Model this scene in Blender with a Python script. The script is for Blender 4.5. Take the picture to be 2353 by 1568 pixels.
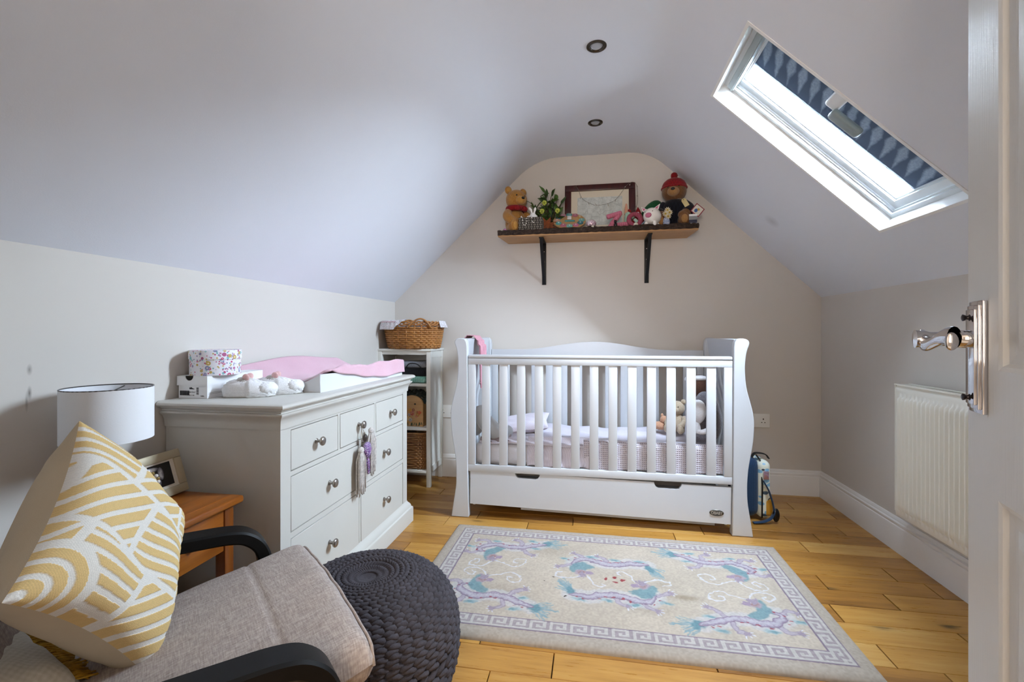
import bpy, bmesh, math, random
import numpy as np
from mathutils import Vector, Matrix, Euler
random.seed(7)
S = bpy.context.scene
COL = S.collection
for _o in list(bpy.data.objects): bpy.data.objects.remove(_o)
R = math.radians

# ------------------------------------------------------------------ camera
cam_d = bpy.data.cameras.new('camera'); cam = bpy.data.objects.new('camera', cam_d); COL.objects.link(cam)
cam.location = (0, 0, 1.0); cam.rotation_euler = (R(90), 0, R(9.85))
cam_d.sensor_width = 36; cam_d.lens = 36 * 1060 / 2353
cam_d.shift_y = -17 / 2353; cam_d.clip_start = 0.02
S.camera = cam
# ------------------------------------------------------------------ sky, light, exposure
W = bpy.data.worlds.new('overcast_sky'); S.world = W; W.use_nodes = True
_bg = W.node_tree.nodes['Background']
_bg.inputs[0].default_value = (0.71, 0.81, 0.95, 1); _bg.inputs[1].default_value = 355.0
SL_A = math.atan(0.945)                                  # roof pitch
SL_N = Vector((math.sin(SL_A), 0, math.cos(SL_A)))       # outward normal of the right-hand roof slope
SL_V = Vector((-math.cos(SL_A), 0, math.sin(SL_A)))      # up the slope
SL_C = Vector((0.8475, 1.905, 1.222 + 0.945 * (1.39 - 0.8475)))
SL_M = Matrix(((0, SL_V.x, SL_N.x, SL_C.x), (1, SL_V.y, SL_N.y, SL_C.y), (0, SL_V.z, SL_N.z, SL_C.z), (0, 0, 0, 1)))  # local x = room depth, y = up slope, z = out
_l = bpy.data.lights.new('skylight_portal', 'AREA'); _l.shape = 'RECTANGLE'; _l.size = 0.45; _l.size_y = 0.9
_l.cycles.is_portal = True
_lo = bpy.data.objects.new('skylight_portal', _l); COL.objects.link(_lo)
_lo.matrix_world = SL_M @ Matrix.Translation((0, 0, 0.16))
# added warm fill light shining in from the unseen landing behind the camera
_l = bpy.data.lights.new('landing_fill_light', 'AREA'); _l.shape = 'RECTANGLE'; _l.size = 1.0; _l.size_y = 1.3
_l.energy = 46; _l.color = (1.0, 0.86, 0.71)
_lo = bpy.data.objects.new('landing_fill_light', _l); COL.objects.link(_lo)
_lo.location = (-0.1, -1.55, 1.45); _lo.rotation_euler = (R(90), 0, 0)
S.view_settings.view_transform = 'Standard'; S.view_settings.look = 'None'
S.view_settings.gamma = 1.0; S.view_settings.use_curve_mapping = False
S.view_settings.exposure = 0.22

# ------------------------------------------------------------------ helpers: materials
def lin(h):
    if isinstance(h, str):
        h = h.lstrip('#'); c = [int(h[i:i + 2], 16) / 255 for i in (0, 2, 4)]
        c = [x / 12.92 if x <= .04045 else ((x + .055) / 1.055) ** 2.4 for x in c]
        return (c[0], c[1], c[2], 1)
    return tuple(h) + ((1,) if len(h) == 3 else ())
class NT:
    def __init__(s, name):
        s.m = bpy.data.materials.new(name); s.m.use_nodes = True
        s.t = s.m.node_tree; s.b = s.t.nodes['Principled BSDF']; s.out = s.t.nodes['Material Output']
    def n(s, typ, **kw):
        nd = s.t.nodes.new(typ)
        for k, v in kw.items():
            if k.startswith('i_'): nd.inputs[k[2:].replace('_', ' ')].default_value = v
            elif k.startswith('I') and k[1:].isdigit(): nd.inputs[int(k[1:])].default_value = v
            else: setattr(nd, k, v)
        return nd
    def l(s, a, b): s.t.links.new(a, b)
    def ramp(s, fac, stops, interp='LINEAR'):
        r = s.n('ShaderNodeValToRGB'); r.color_ramp.interpolation = interp
        el = r.color_ramp.elements
        while len(el) < len(stops): el.new(0.5)
        for e, (p, c) in zip(el, stops): e.position = p; e.color = lin(c)
        s.l(fac, r.inputs[0]); return r.outputs[0]
    def math(s, op, a, b=None, clamp=False):
        nd = s.n('ShaderNodeMath', operation=op, use_clamp=clamp)
        for i, v in enumerate((a, b)):
            if v is None: continue
            if isinstance(v, (int, float)): nd.inputs[i].default_value = v
            else: s.l(v, nd.inputs[i])
        return nd.outputs[0]
    def mix(s, fac, a, b, mode='MIX'):
        nd = s.n('ShaderNodeMix', data_type='RGBA', blend_type=mode)
        for i, v in ((0, fac), (6, a), (7, b)):
            if isinstance(v, (int, float)): nd.inputs[i].default_value = v
            elif isinstance(v, (str, tuple)): nd.inputs[i].default_value = lin(v)
            else: s.l(v, nd.inputs[i])
        return nd.outputs[2]
    def coord(s, kind='Object', scale=(1, 1, 1), rot=(0, 0, 0)):
        if kind == 'World': src = s.n('ShaderNodeNewGeometry').outputs['Position']
        else: src = s.n('ShaderNodeTexCoord').outputs[kind]
        mp = s.n('ShaderNodeMapping'); mp.inputs['Scale'].default_value = scale; mp.inputs['Rotation'].default_value = rot
        s.l(src, mp.inputs[0]); return mp.outputs[0]
    def noise(s, vec, scale, detail=2, rough=.5, out=0):
        nd = s.n('ShaderNodeTexNoise'); nd.inputs['Scale'].default_value = scale; nd.inputs['Detail'].default_value = detail
        nd.inputs['Roughness'].default_value = rough; s.l(vec, nd.inputs['Vector']); return nd.outputs[out]
    def bump(s, h, strength=.3, dist=.002):
        nd = s.n('ShaderNodeBump'); nd.inputs['Strength'].default_value = strength; nd.inputs['Distance'].default_value = dist
        s.l(h, nd.inputs['Height']); s.l(nd.outputs[0], s.b.inputs['Normal'])
    def set(s, **kw):
        for k, v in kw.items():
            s.b.inputs[k.replace('_', ' ')].default_value = v
    def col(s, v):
        if isinstance(v, (str, tuple)): s.b.inputs['Base Color'].default_value = lin(v)
        else: s.l(v, s.b.inputs['Base Color'])
MATS = {}
def mat(name, col, rough=.5, metal=0, bump=0, bs=200, var=0, vs=6, spec=.5, kind='Object', sheen=0, coat=0):
    """plain paint / plastic / cloth with procedural tone variation and fine relief"""
    if name in MATS: return MATS[name]
    t = NT(name); v = t.coord(kind)
    c = lin(col)
    if var:
        nz = t.noise(v, vs, 4)
        lo = tuple(max(0, x * (1 - var)) for x in c[:3]); hi = tuple(min(1, x * (1 + var)) for x in c[:3])
        t.col(t.ramp(nz, [(.3, lo), (.7, hi)]))
    else: t.col(c)
    t.set(Roughness=rough, Metallic=metal); t.b.inputs['Specular IOR Level'].default_value = spec
    if sheen: t.b.inputs['Sheen Weight'].default_value = sheen
    if coat: t.b.inputs['Coat Weight'].default_value = coat
    if bump: t.bump(t.noise(v, bs, 3), bump, .002)
    MATS[name] = t.m; return t.m
def wood(name, c1, c2, rough=.35, scale=(2, 30, 30), kind='Object', bump=.1):
    if name in MATS: return MATS[name]
    t = NT(name); v = t.coord(kind, scale)
    n1 = t.noise(v, 1.6, 5, .6); n2 = t.noise(v, 7, 3, .6)
    f = t.math('ADD', t.math('MULTIPLY', n1, .75), t.math('MULTIPLY', n2, .25))
    t.col(t.ramp(f, [(.3, c1), (.7, c2)])); t.set(Roughness=rough); t.bump(n2, bump, .001)
    MATS[name] = t.m; return t.m
def fur(name, c1, c2, scale=90, bump=.9, rough=.95):
    if name in MATS: return MATS[name]
    t = NT(name); v = t.coord('Object')
    n1 = t.noise(v, scale, 4, .7); n2 = t.noise(v, 7, 2)
    f = t.math('ADD', t.math('MULTIPLY', n1, .7), t.math('MULTIPLY', n2, .3))
    t.col(t.ramp(f, [(.3, c1), (.7, c2)])); t.set(Roughness=rough); t.b.inputs['Sheen Weight'].default_value = .3
    t.bump(n1, bump, .004); MATS[name] = t.m; return t.m
def cloth(name, c1, c2, sx=700, sy=700, bump=.4, kind='Object', big=3):
    """woven cloth: two crossed thread waves give the relief and the speckle"""
    if name in MATS: return MATS[name]
    t = NT(name); v = t.coord(kind)
    sp = t.n('ShaderNodeSeparateXYZ'); t.l(v, sp.inputs[0])
    a = t.math('SINE', t.math('MULTIPLY', sp.outputs[0], sx)); b = t.math('SINE', t.math('MULTIPLY', sp.outputs[1], sy))
    w = t.math('MULTIPLY_ADD', t.math('MULTIPLY', a, b), .5); t.t.nodes[-1].inputs[2].default_value = .5
    n = t.noise(v, 160, 3, .7); nb = t.noise(v, big, 3)
    f = t.math('ADD', t.math('MULTIPLY', w, .3), t.math('ADD', t.math('MULTIPLY', n, .45), t.math('MULTIPLY', nb, .25)))
    t.col(t.ramp(f, [(.3, c1), (.7, c2)])); t.set(Roughness=.92); t.b.inputs['Sheen Weight'].default_value = .15
    t.b.inputs['Specular IOR Level'].default_value = .2
    t.bump(f, bump, .0015); MATS[name] = t.m; return t.m
def vcol(name, rough=.9, bump=.3, bs=500, spec=.2):
    """colour dyed / printed into the thing, carried as a colour attribute of its mesh"""
    if name in MATS: return MATS[name]
    t = NT(name); a = t.n('ShaderNodeVertexColor', layer_name='dye'); t.col(a.outputs[0]); t.set(Roughness=rough)
    t.b.inputs['Specular IOR Level'].default_value = spec
    if bump: t.bump(t.noise(t.coord('Object'), bs, 3, .7), bump, .002)
    MATS[name] = t.m; return t.m

# ------------------------------------------------------------------ helpers: geometry
class MB:
    def __init__(s): s.v = []; s.f = []
    def add(s, vs, fs, M=None):
        o = len(s.v); s.v += [tuple(M @ Vector(p)) if M else tuple(p) for p in vs]
        s.f += [tuple(i + o for i in f) for f in fs]; return s
    def box(s, x0, x1, y0, y1, z0, z1, M=None):
        vs = [(x, y, z) for z in (z0, z1) for y in (y0, y1) for x in (x0, x1)]
        return s.add(vs, [(0, 2, 3, 1), (4, 5, 7, 6), (0, 1, 5, 4), (2, 6, 7, 3), (0, 4, 6, 2), (1, 3, 7, 5)], M)
    def rbox(s, x0, x1, y0, y1, z0, z1, b=.005, seg=2, M=None):
        bm = bmesh.new(); bmesh.ops.create_cube(bm, size=1)
        for v in bm.verts: v.co = Vector(((x0 + x1) / 2 + v.co.x * (x1 - x0), (y0 + y1) / 2 + v.co.y * (y1 - y0), (z0 + z1) / 2 + v.co.z * (z1 - z0)))
        b = min(b, .49 * min(abs(x1 - x0), abs(y1 - y0), abs(z1 - z0)))
        bmesh.ops.bevel(bm, geom=bm.edges[:], offset=b, segments=seg, affect='EDGES', profile=.5)
        bm.verts.index_update()
        s.add([v.co[:] for v in bm.verts], [[v.index for v in f.verts] for f in bm.faces], M); bm.free(); return s
    def prism(s, poly, axis, a, b, M=None):
        """poly in the two other axes (in order xyz without axis), extruded from a to b along axis"""
        def P(p, t):
            return (t, p[0], p[1]) if axis == 'x' else (p[0], t, p[1]) if axis == 'y' else (p[0], p[1], t)
        n = len(poly); vs = [P(p, a) for p in poly] + [P(p, b) for p in poly]
        fs = [tuple(range(n)), tuple(range(2 * n - 1, n - 1, -1))] + [((i + 1) % n, i, i + n, (i + 1) % n + n) for i in range(n)]
        return s.add(vs, fs, M)
    def lathe(s, prof, n=32, M=None, sx=1, sy=1):
        vs = []; fs = []
        for r, z in prof:
            for k in range(n):
                a = 2 * math.pi * k / n; vs.append((r * math.cos(a) * sx, r * math.sin(a) * sy, z))
        m = len(prof)
        for i in range(m - 1):
            for k in range(n):
                fs.append((i * n + k, i * n + (k + 1) % n, (i + 1) * n + (k + 1) % n, (i + 1) * n + k))
        if prof[0][0] > 1e-5: fs.append(tuple(range(n - 1, -1, -1)))
        if prof[-1][0] > 1e-5: fs.append(tuple(range((m - 1) * n, m * n)))
        return s.add(vs, fs, M)
    def tube(s, pts, r, n=8, closed=False, flat=1.0, up=None, M=None):
        pts = [Vector(p) for p in pts]; N = len(pts); rr = r if isinstance(r, (list, tuple)) else [r] * N
        vs = []; prev = Vector(up) if up else None
        for i, p in enumerate(pts):
            t = (pts[(i + 1) % N] - pts[i - 1]) if closed else (pts[min(i + 1, N - 1)] - pts[max(i - 1, 0)])
            t = t.normalized() if t.length > 1e-9 else Vector((0, 0, 1))
            if prev is None: prev = Vector((0, 0, 1)) if abs(t.z) < .9 else Vector((1, 0, 0))
            u = prev - t * prev.dot(t); u = u.normalized() if u.length > 1e-6 else t.orthogonal().normalized()
            w = t.cross(u); prev = Vector(up) if up else u
            for k in range(n):
                a = 2 * math.pi * (k + .5) / n; vs.append(p + u * math.cos(a) * rr[i] * flat + w * math.sin(a) * rr[i])
        fs = []
        for i in range(N if closed else N - 1):
            j = (i + 1) % N
            for k in range(n): fs.append((i * n + k, i * n + (k + 1) % n, j * n + (k + 1) % n, j * n + k))
        if not closed: fs += [tuple(range(n - 1, -1, -1)), tuple(range((N - 1) * n, N * n))]
        return s.add(vs, fs, M)
    def band(s, pts, w, t, up, M=None):
        """rectangular strip swept along pts: width w along 'up', thickness t"""
        pts = [Vector(p) for p in pts]; N = len(pts); vs = []; up = Vector(up).normalized()
        for i, p in enumerate(pts):
            d = (pts[min(i + 1, N - 1)] - pts[max(i - 1, 0)]).normalized(); q = d.cross(up).normalized()
            c = .15 * t
            for a, b in ((-w/2+c, -t/2), (w/2-c, -t/2), (w/2, -t/2+c), (w/2, t/2-c), (w/2-c, t/2), (-w/2+c, t/2), (-w/2, t/2-c), (-w/2, -t/2+c)):
                vs.append(p + up * a + q * b)
        fs = [(i * 8 + k, i * 8 + (k + 1) % 8, i * 8 + 8 + (k + 1) % 8, i * 8 + 8 + k) for i in range(N - 1) for k in range(8)]
        fs += [tuple(range(7, -1, -1)), tuple(range((N - 1) * 8, N * 8))]
        return s.add(vs, fs, M)
    def ell(s, c, r, nu=20, nv=12, M=None, rot=None, fn=None):
        vs = []; fs = []; Rm = Euler([R(a) for a in rot]).to_matrix() if rot else None
        r = (r, r, r) if isinstance(r, (int, float)) else r
        for i in range(nv + 1):
            ph = math.pi * i / nv
            for k in range(nu):
                a = 2 * math.pi * k / nu
                p = Vector((math.sin(ph) * math.cos(a) * r[0], math.sin(ph) * math.sin(a) * r[1], -math.cos(ph) * r[2]))
                if fn: p = Vector(fn(p))
                if Rm: p = Rm @ p
                vs.append(p + Vector(c))
        for i in range(nv):
            for k in range(nu): fs.append((i * nu + k, i * nu + (k + 1) % nu, (i + 1) * nu + (k + 1) % nu, (i + 1) * nu + k))
        return s.add(vs, fs, M)
    def grid(s, fn, nu, nv, M=None):
        vs = [fn(i / nu, j / nv) for j in range(nv + 1) for i in range(nu + 1)]
        w = nu + 1
        return s.add(vs, [(j * w + i, j * w + i + 1, (j + 1) * w + i + 1, (j + 1) * w + i) for j in range(nv) for i in range(nu)], M)
    def sheet(s, fn, nu, nv, th, M=None):
        """closed cloth of thickness th (grid surface, offset down in z, edges sewn)"""
        w = nu + 1; n = w * (nv + 1)
        top = [Vector(fn(i / nu, j / nv)) for j in range(nv + 1) for i in range(nu + 1)]
        nor = []
        for j in range(nv + 1):
            for i in range(nu + 1):
                a = top[j * w + min(i + 1, nu)] - top[j * w + max(i - 1, 0)]; b = top[min(j + 1, nv) * w + i] - top[max(j - 1, 0) * w + i]
                q = a.cross(b); nor.append(q.normalized() if q.length > 1e-9 else Vector((0, 0, 1)))
        bot = [p - q * th for p, q in zip(top, nor)]
        fs = []
        for j in range(nv):
            for i in range(nu):
                a = (j * w + i, j * w + i + 1, (j + 1) * w + i + 1, (j + 1) * w + i); fs.append(a); fs.append(tuple(k + n for k in reversed(a)))
        rim = [i for i in range(nu)] + [j * w + nu for j in range(nv)] + [nv * w + i for i in range(nu, 0, -1)] + [j * w for j in range(nv, 0, -1)]
        for k in range(len(rim)):
            a, b = rim[k], rim[(k + 1) % len(rim)]; fs.append((b, a, a + n, b + n))
        return s.add(top + bot, fs, M)
    def mesh(s, name, smooth=40):
        me = bpy.data.meshes.new(name); me.from_pydata([tuple(v) for v in s.v], [], [tuple(f) for f in s.f])
        if smooth:
            me.polygons.foreach_set('use_smooth', [True] * len(me.polygons))
            if smooth < 180: me.set_sharp_from_angle(angle=R(smooth))
        me.update(); return me
    def build(s, name, material, parent=None, loc=None, rot=None, smooth=40, fix=True):
        me = s.mesh(name, smooth)
        if fix:
            bm = bmesh.new(); bm.from_mesh(me); bmesh.ops.recalc_face_normals(bm, faces=bm.faces); bm.to_mesh(me); bm.free()
        o = bpy.data.objects.new(name, me); COL.objects.link(o)
        if material: me.materials.append(material)
        if parent: o.parent = parent
        if loc: o.location = loc
        if rot: o.rotation_euler = [R(a) for a in rot]
        return o
def dye(o, cols):
    """store an (nverts,3) linear colour array on a mesh"""
    me = o.data; a = me.color_attributes.new('dye', 'FLOAT_COLOR', 'POINT')
    c = np.ones((len(me.vertices), 4), np.float32); c[:, :3] = cols; a.data.foreach_set('color', c.ravel())
def tag(o, label=None, cat=None, group=None, kind=None):
    if label: o['label'] = label
    if cat: o['category'] = cat
    if group: o['group'] = group
    if kind: o['kind'] = kind
    return o
def thing(name, label, cat, loc=(0, 0, 0), rz=0, group=None, rot=None):
    o = bpy.data.objects.new(name, None); COL.objects.link(o); o.empty_display_size = .05
    o.location = loc; o.rotation_euler = [R(a) for a in rot] if rot else (0, 0, R(rz)); return tag(o, label, cat, group)
def struct(o, label=None): return tag(o, label, None, None, 'structure')
def bez(pts, n=8, closed=False):
    """Catmull-Rom through pts"""
    P = [Vector(p) for p in pts]; N = len(P); out = []
    for i in range(N if closed else N - 1):
        p0, p1, p2, p3 = (P[(i - 1) % N], P[i], P[(i + 1) % N], P[(i + 2) % N]) if closed else (P[max(i - 1, 0)], P[i], P[i + 1], P[min(i + 2, N - 1)])
        for k in range(n):
            t = k / n; out.append(.5 * ((2 * p1) + (p2 - p0) * t + (2 * p0 - 5 * p1 + 4 * p2 - p3) * t * t + (3 * p1 - p0 - 3 * p2 + p3) * t ** 3))
    if not closed: out.append(P[-1])
    return out
def text_mesh(name, body, size, material, parent=None, depth=.0004, loc=(0, 0, 0), rot=(0, 0, 0), align='CENTER'):
    c = bpy.data.curves.new(name, 'FONT'); c.body = body; c.size = size; c.extrude = depth; c.align_x = align; c.align_y = 'CENTER'
    t = bpy.data.objects.new('t', c); COL.objects.link(t); dg = bpy.context.evaluated_depsgraph_get()
    me = bpy.data.meshes.new_from_object(t.evaluated_get(dg)); bpy.data.objects.remove(t)
    me.name = name; me.materials.clear(); me.materials.append(material)
    o = bpy.data.objects.new(name, me); COL.objects.link(o)
    if parent: o.parent = parent
    o.location = loc; o.rotation_euler = [R(a) for a in rot]; return o
def hsh(i, k=0): return (math.sin(i * 12.9898 + k * 78.233) * 43758.5453) % 1.0
# ================================================================== THE ROOM
XL, XR, YB, YF = -1.395, 1.388, 3.12, 0.12
def paint(name, col, spots=(), bump=.12, rough=.75):
    t = NT(name); v = t.coord('World'); n = t.noise(v, 1.3, 3); base = lin(col)
    c = t.ramp(n, [(.3, tuple(x * .97 for x in base[:3])), (.7, tuple(min(1, x * 1.02) for x in base[:3]))])
    for (p, sc, dark) in spots:            # scuffs, smudges and darker spots with a place and shape of their own
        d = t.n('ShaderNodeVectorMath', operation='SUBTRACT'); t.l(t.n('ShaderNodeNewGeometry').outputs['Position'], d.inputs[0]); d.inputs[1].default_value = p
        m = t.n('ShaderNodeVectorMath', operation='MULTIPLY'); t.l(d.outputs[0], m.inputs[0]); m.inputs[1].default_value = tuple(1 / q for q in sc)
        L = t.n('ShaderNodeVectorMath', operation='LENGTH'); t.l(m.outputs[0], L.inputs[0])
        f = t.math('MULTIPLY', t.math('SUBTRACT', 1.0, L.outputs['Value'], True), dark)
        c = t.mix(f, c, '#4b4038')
    t.col(c); t.set(Roughness=rough); t.b.inputs['Specular IOR Level'].default_value = .3
    nb = t.noise(v, 5, 2); nf = t.noise(v, 260, 2)
    h = t.math('ADD', t.math('MULTIPLY', nb, .8), t.math('MULTIPLY', nf, .05)); t.bump(h, bump, .012); return t.m
BEIGE = '#d3cdc6'
M_wall = paint('beige_emulsion', BEIGE)
M_wall_l = paint('beige_emulsion_scuffed', BEIGE, [((XL, .936, .909), (.05, .007, .016), .6), ((XL, .936, .85), (.05, .006, .02), .8), ((XL, .93, .83), (.05, .004, .03), .5)])
M_ceil = paint('white_ceiling_emulsion', '#e3e6ed', [((.973, 2.74, 1.616), (.05, .06, .05), .25)], .25)  # one soft round darker spot on the right-hand slope
M_gloss = mat('white_gloss_woodwork', '#eceae8', .22, var=.02, vs=3, kind='World')
# --- ceiling: two slopes and a flat, plastered into one another with soft coves
def cove(p0, p1, p2, r, n=10):
    a = (Vector(p0) - Vector(p1)).normalized() * r + Vector(p1); b = (Vector(p2) - Vector(p1)).normalized() * r + Vector(p1); c = Vector(p1)
    return [tuple((1 - t) ** 2 * a + 2 * t * (1 - t) * c + t * t * b) for t in [i / n for i in range(n + 1)]]
zc = 2.19; xl1 = XL + (zc - 1.225) / .945; xr1 = 1.39 - (zc - 1.222) / .945
prof = [(XL, 1.225)] + cove((XL, 1.225), (xl1, zc), (0, zc), .17) + cove((0, zc), (xr1, zc), (1.39, 1.222), .14) + \
       [(x, 1.222 + .945 * (1.39 - x)) for x in (.523, .8475, 1.172, XR)]
ys = [YF - .12, .9, 1.67, 2.14, YB]
m = MB(); n = len(prof)
m.v = [(x, y, z) for y in ys for (x, z) in prof]
for j in range(len(ys) - 1):
    for i in range(n - 1):
        if j == 2 and .52 < (prof[i][0] + prof[i + 1][0]) / 2 < 1.18: continue
        m.f.append((j * n + i, j * n + i + 1, (j + 1) * n + i + 1, (j + 1) * n + i))
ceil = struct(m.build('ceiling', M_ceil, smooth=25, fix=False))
# --- walls
wb = MB().prism([(XL - .1, -.05), (XR + .1, -.05), (XR + .1, 1.222 - .09)] + [(x, z + .0) for x, z in reversed(prof)] + [(XL - .1, 1.13)], 'y', YB, YB + .1)
struct(wb.build('wall_back', M_wall, smooth=0))
struct(MB().box(XL - .1, XL, 0, YB, -.05, 1.225).build('wall_left', M_wall_l, smooth=0))
struct(MB().box(XR, XR + .1, 0, YB, -.05, 1.224).build('wall_right', M_wall, smooth=0))
m = MB()
m.prism([(XL, 0), (-.42, 0), (-.42, 2.1), (XL, 1.225)], 'y', 0.01, YF)
m.prism([(.385, 0), (XR, 0), (XR, 1.224), (.385, 2.1)], 'y', 0.01, YF)
m.prism([(-.42, 2.0), (.385, 2.0), (.385, 2.172), (-.2, 2.19), (-.42, 2.12)], 'y', 0.01, YF)
struct(m.build('wall_front', M_wall, smooth=0))
m = MB()                                            # the landing outside the door, behind the camera
m.box(-1.1, -1.0, -1.8, 0, 0, 2.3); m.box(1.0, 1.1, -1.8, 0, 0, 2.3); m.box(-1.1, 1.1, -1.9, -1.8, 0, 2.3); m.box(-1.1, 1.1, -1.9, .01, 2.25, 2.35); m.box(-1.1, 1.1, -1.9, 0.01, -.06, -.002)
m.box(-1.1, -.42, -.1, -.0, 0, 2.3); m.box(.385, 1.1, -.1, 0, 0, 2.3); m.box(-.42, .385, -.1, 0, 2.0, 2.3)
struct(m.build('wall_landing', M_wall, smooth=0))
# --- skirting boards
SK = [(0, 0), (.018, 0), (.018, .112), (.0165, .118), (.013, .121), (.015, .128), (.0145, .134), (.009, .139), (.008, .147), (.004, .154), (0, .155)]
struct(MB().prism([(YB - a, b) for a, b in SK], 'x', XL, XR).build('baseboard_back', M_gloss, smooth=30))
struct(MB().prism([(XR - a, b) for a, b in SK], 'y', YF, YB - .0).build('baseboard_right', M_gloss, smooth=30))
struct(MB().prism([(XL + a, b) for a, b in SK], 'y', YF, YB - .0).build('baseboard_left', M_gloss, smooth=30))
# --- oak floor: every board its own piece
t = NT('oak_boards')
oi = t.n('ShaderNodeObjectInfo'); pos = t.n('ShaderNodeNewGeometry').outputs['Position']
off = t.n('ShaderNodeVectorMath', operation='SCALE'); cv = t.n('ShaderNodeCombineXYZ')
t.l(oi.outputs['Random'], cv.inputs[0]); t.l(t.math('MULTIPLY', oi.outputs['Random'], 7.3), cv.inputs[1]); t.l(t.math('MULTIPLY', oi.outputs['Random'], 3.1), cv.inputs[2])
t.l(cv.outputs[0], off.inputs[0]); off.inputs['Scale'].default_value = 9
ad = t.n('ShaderNodeVectorMath', operation='ADD'); t.l(pos, ad.inputs[0]); t.l(off.outputs[0], ad.inputs[1])
mp = t.n('ShaderNodeMapping'); mp.inputs['Scale'].default_value = (2.2, 26, 1); t.l(ad.outputs[0], mp.inputs[0])
g1 = t.noise(mp.outputs[0], 1.2, 6, .62); g2 = t.noise(mp.outputs[0], 5, 4, .6)
mp2 = t.n('ShaderNodeMapping'); mp2.inputs['Scale'].default_value = (3.1, 9, 1); t.l(ad.outputs[0], mp2.inputs[0])
g3 = t.noise(mp2.outputs[0], 1.0, 3, .5)
f = t.math('ADD', t.math('ADD', t.math('MULTIPLY', g1, .5), t.math('MULTIPLY', g2, .2)), t.math('MULTIPLY', g3, .3))
f = t.math('ADD', f, t.math('MULTIPLY', t.math('SUBTRACT', oi.outputs['Random'], .5), .3))
c = t.ramp(f, [(.20, '#663f18'), (.40, '#9c6b2d'), (.56, '#b3823c'), (.8, '#cba362')])
mp3 = t.n('ShaderNodeMapping'); mp3.inputs['Scale'].default_value = (2.6, 6.5, 1); t.l(ad.outputs[0], mp3.inputs[0])
vo = t.n('ShaderNodeTexVoronoi'); vo.inputs['Scale'].default_value = 1.0; t.l(mp3.outputs[0], vo.inputs['Vector'])
wob = t.math('ADD', vo.outputs['Distance'], t.math('MULTIPLY', t.math('SUBTRACT', g2, .5), .16))
kn = t.ramp(wob, [(.0, (1, 1, 1)), (.045, (.75, .75, .75)), (.11, (.12, .12, .12)), (.2, (0, 0, 0))])
sel = t.ramp(vo.outputs['Color'], [(.36, (0, 0, 0)), (.42, (1, 1, 1))])
c = t.mix(t.math('MULTIPLY', kn, sel), c, '#2a1708'); t.col(c)
t.l(t.ramp(g2, [(.3, (.26, .26, .26)), (.7, (.4, .4, .4))]), t.b.inputs['Roughness']); t.bump(g2, .12, .001)
t.b.inputs['Specular IOR Level'].default_value = .45
M_oak = t.m
floor = struct(MB().box(XL, XR, 0, YB, -.05, -.012).build('floor', mat('floor_underlay', '#1d130a', .9), smooth=0))
ub = MB()
ub.v = [(-.5, -.5, -1), (.5, -.5, -1), (.5, .5, -1), (-.5, .5, -1), (-.5, -.5, -.1), (.5, -.5, -.1), (.5, .5, -.1), (-.5, .5, -.1), (-.4985, -.49, 0), (.4985, -.49, 0), (.4985, .49, 0), (-.4985, .49, 0)]
ub.f = [(0, 3, 2, 1), (8, 9, 10, 11)] + [(a + i, a + (i + 1) % 4, a + 4 + (i + 1) % 4, a + 4 + i) for a in (0, 4) for i in range(4)]
ubm = ub.mesh('plank', 0); ubm.materials.append(M_oak)
KNOWN = {-2: [-.298], -1: [-.42, -.117, .62], 0: [.367, 1.02], 1: [.1, .9], 2: [.3, 1.2], 3: [.0, .862], 4: [-.6, .5, 1.099], 5: [.912, 1.305], 6: [-1.0, .2, 1.215], 8: [.4, .98], 9: [-.1, .55, 1.085], 10: [-.7, .1, 1.24], 11: [-.3, .5, 1.033], 12: [.2, 1.3]}
rnd = random.Random(3)
row = -12
while True:
    y0 = 1.446 + row * .1085; y1 = y0 + .1085
    if y0 > YB: break
    if y1 > 0.02:
        a, b = max(y0, .01), min(y1, YB)
        js = list(KNOWN.get(row, []))
        if not js:
            x = XL + rnd.uniform(.25, .9)
            while x < XR - .2: js.append(x); x += rnd.choice([.3, .55, .7, .9, 1.1])
        else:
            x = min(js) - rnd.uniform(.4, .8)
            while x > XL + .15: js.append(x); x -= rnd.uniform(.4, .8)
            x = max(js) + rnd.uniform(.5, .9)
            while x < XR - .15: js.append(x); x += rnd.uniform(.5, .9)
        js = [XL] + sorted(js) + [XR]
        for x0, x1 in zip(js[:-1], js[1:]):
            gx = .0017
            o = bpy.data.objects.new('plank', ubm); COL.objects.link(o); o.parent = floor
            o.location = ((x0 + x1) / 2, (a + b) / 2, -rnd.random() * .0006); o.scale = (x1 - x0 - 2 * gx, b - a - .0012, .0118)
    row += 1

# ------------------------------------------------------------------ roof window in the right-hand slope
win = bpy.data.objects.new('window_1', None); COL.objects.link(win); win.matrix_world = SL_M; win.empty_display_size = .1
struct(win, 'white framed roof window set deep in the sloping ceiling')
M_wht = mat('white_lacquer', '#f2f2f0', .3, var=.015, kind='World')
M_frm = mat('roof_window_frame_white', '#e3e8ea', .3)
hu, hv = .235, .4465; D = .065
for nm, a in (('lining', (-hu - .012, -hu, -hv, hv)), ('lining', (hu, hu + .012, -hv, hv)), ('lining', (-hu - .012, hu + .012, -hv - .012, -hv)), ('lining', (-hu - .012, hu + .012, hv, hv + .012))):
    MB().box(*a, -.002, D + .06).build(nm, M_wht, win, smooth=0)
def ring(m, u, v, w, z0, z1, M=None):
    m.box(-u, u, -v, -v + w, z0, z1, M); m.box(-u, u, v - w, v, z0, z1, M); m.box(-u, -u + w, -v + w, v - w, z0, z1, M); m.box(u - w, u, -v + w, v - w, z0, z1, M)
m = MB(); ring(m, hu, hv, .018, D, D + .075); ring(m, hu - .018, hv - .018, .006, D + .012, D + .02); m.build('frame', M_frm, win, smooth=0)
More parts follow.
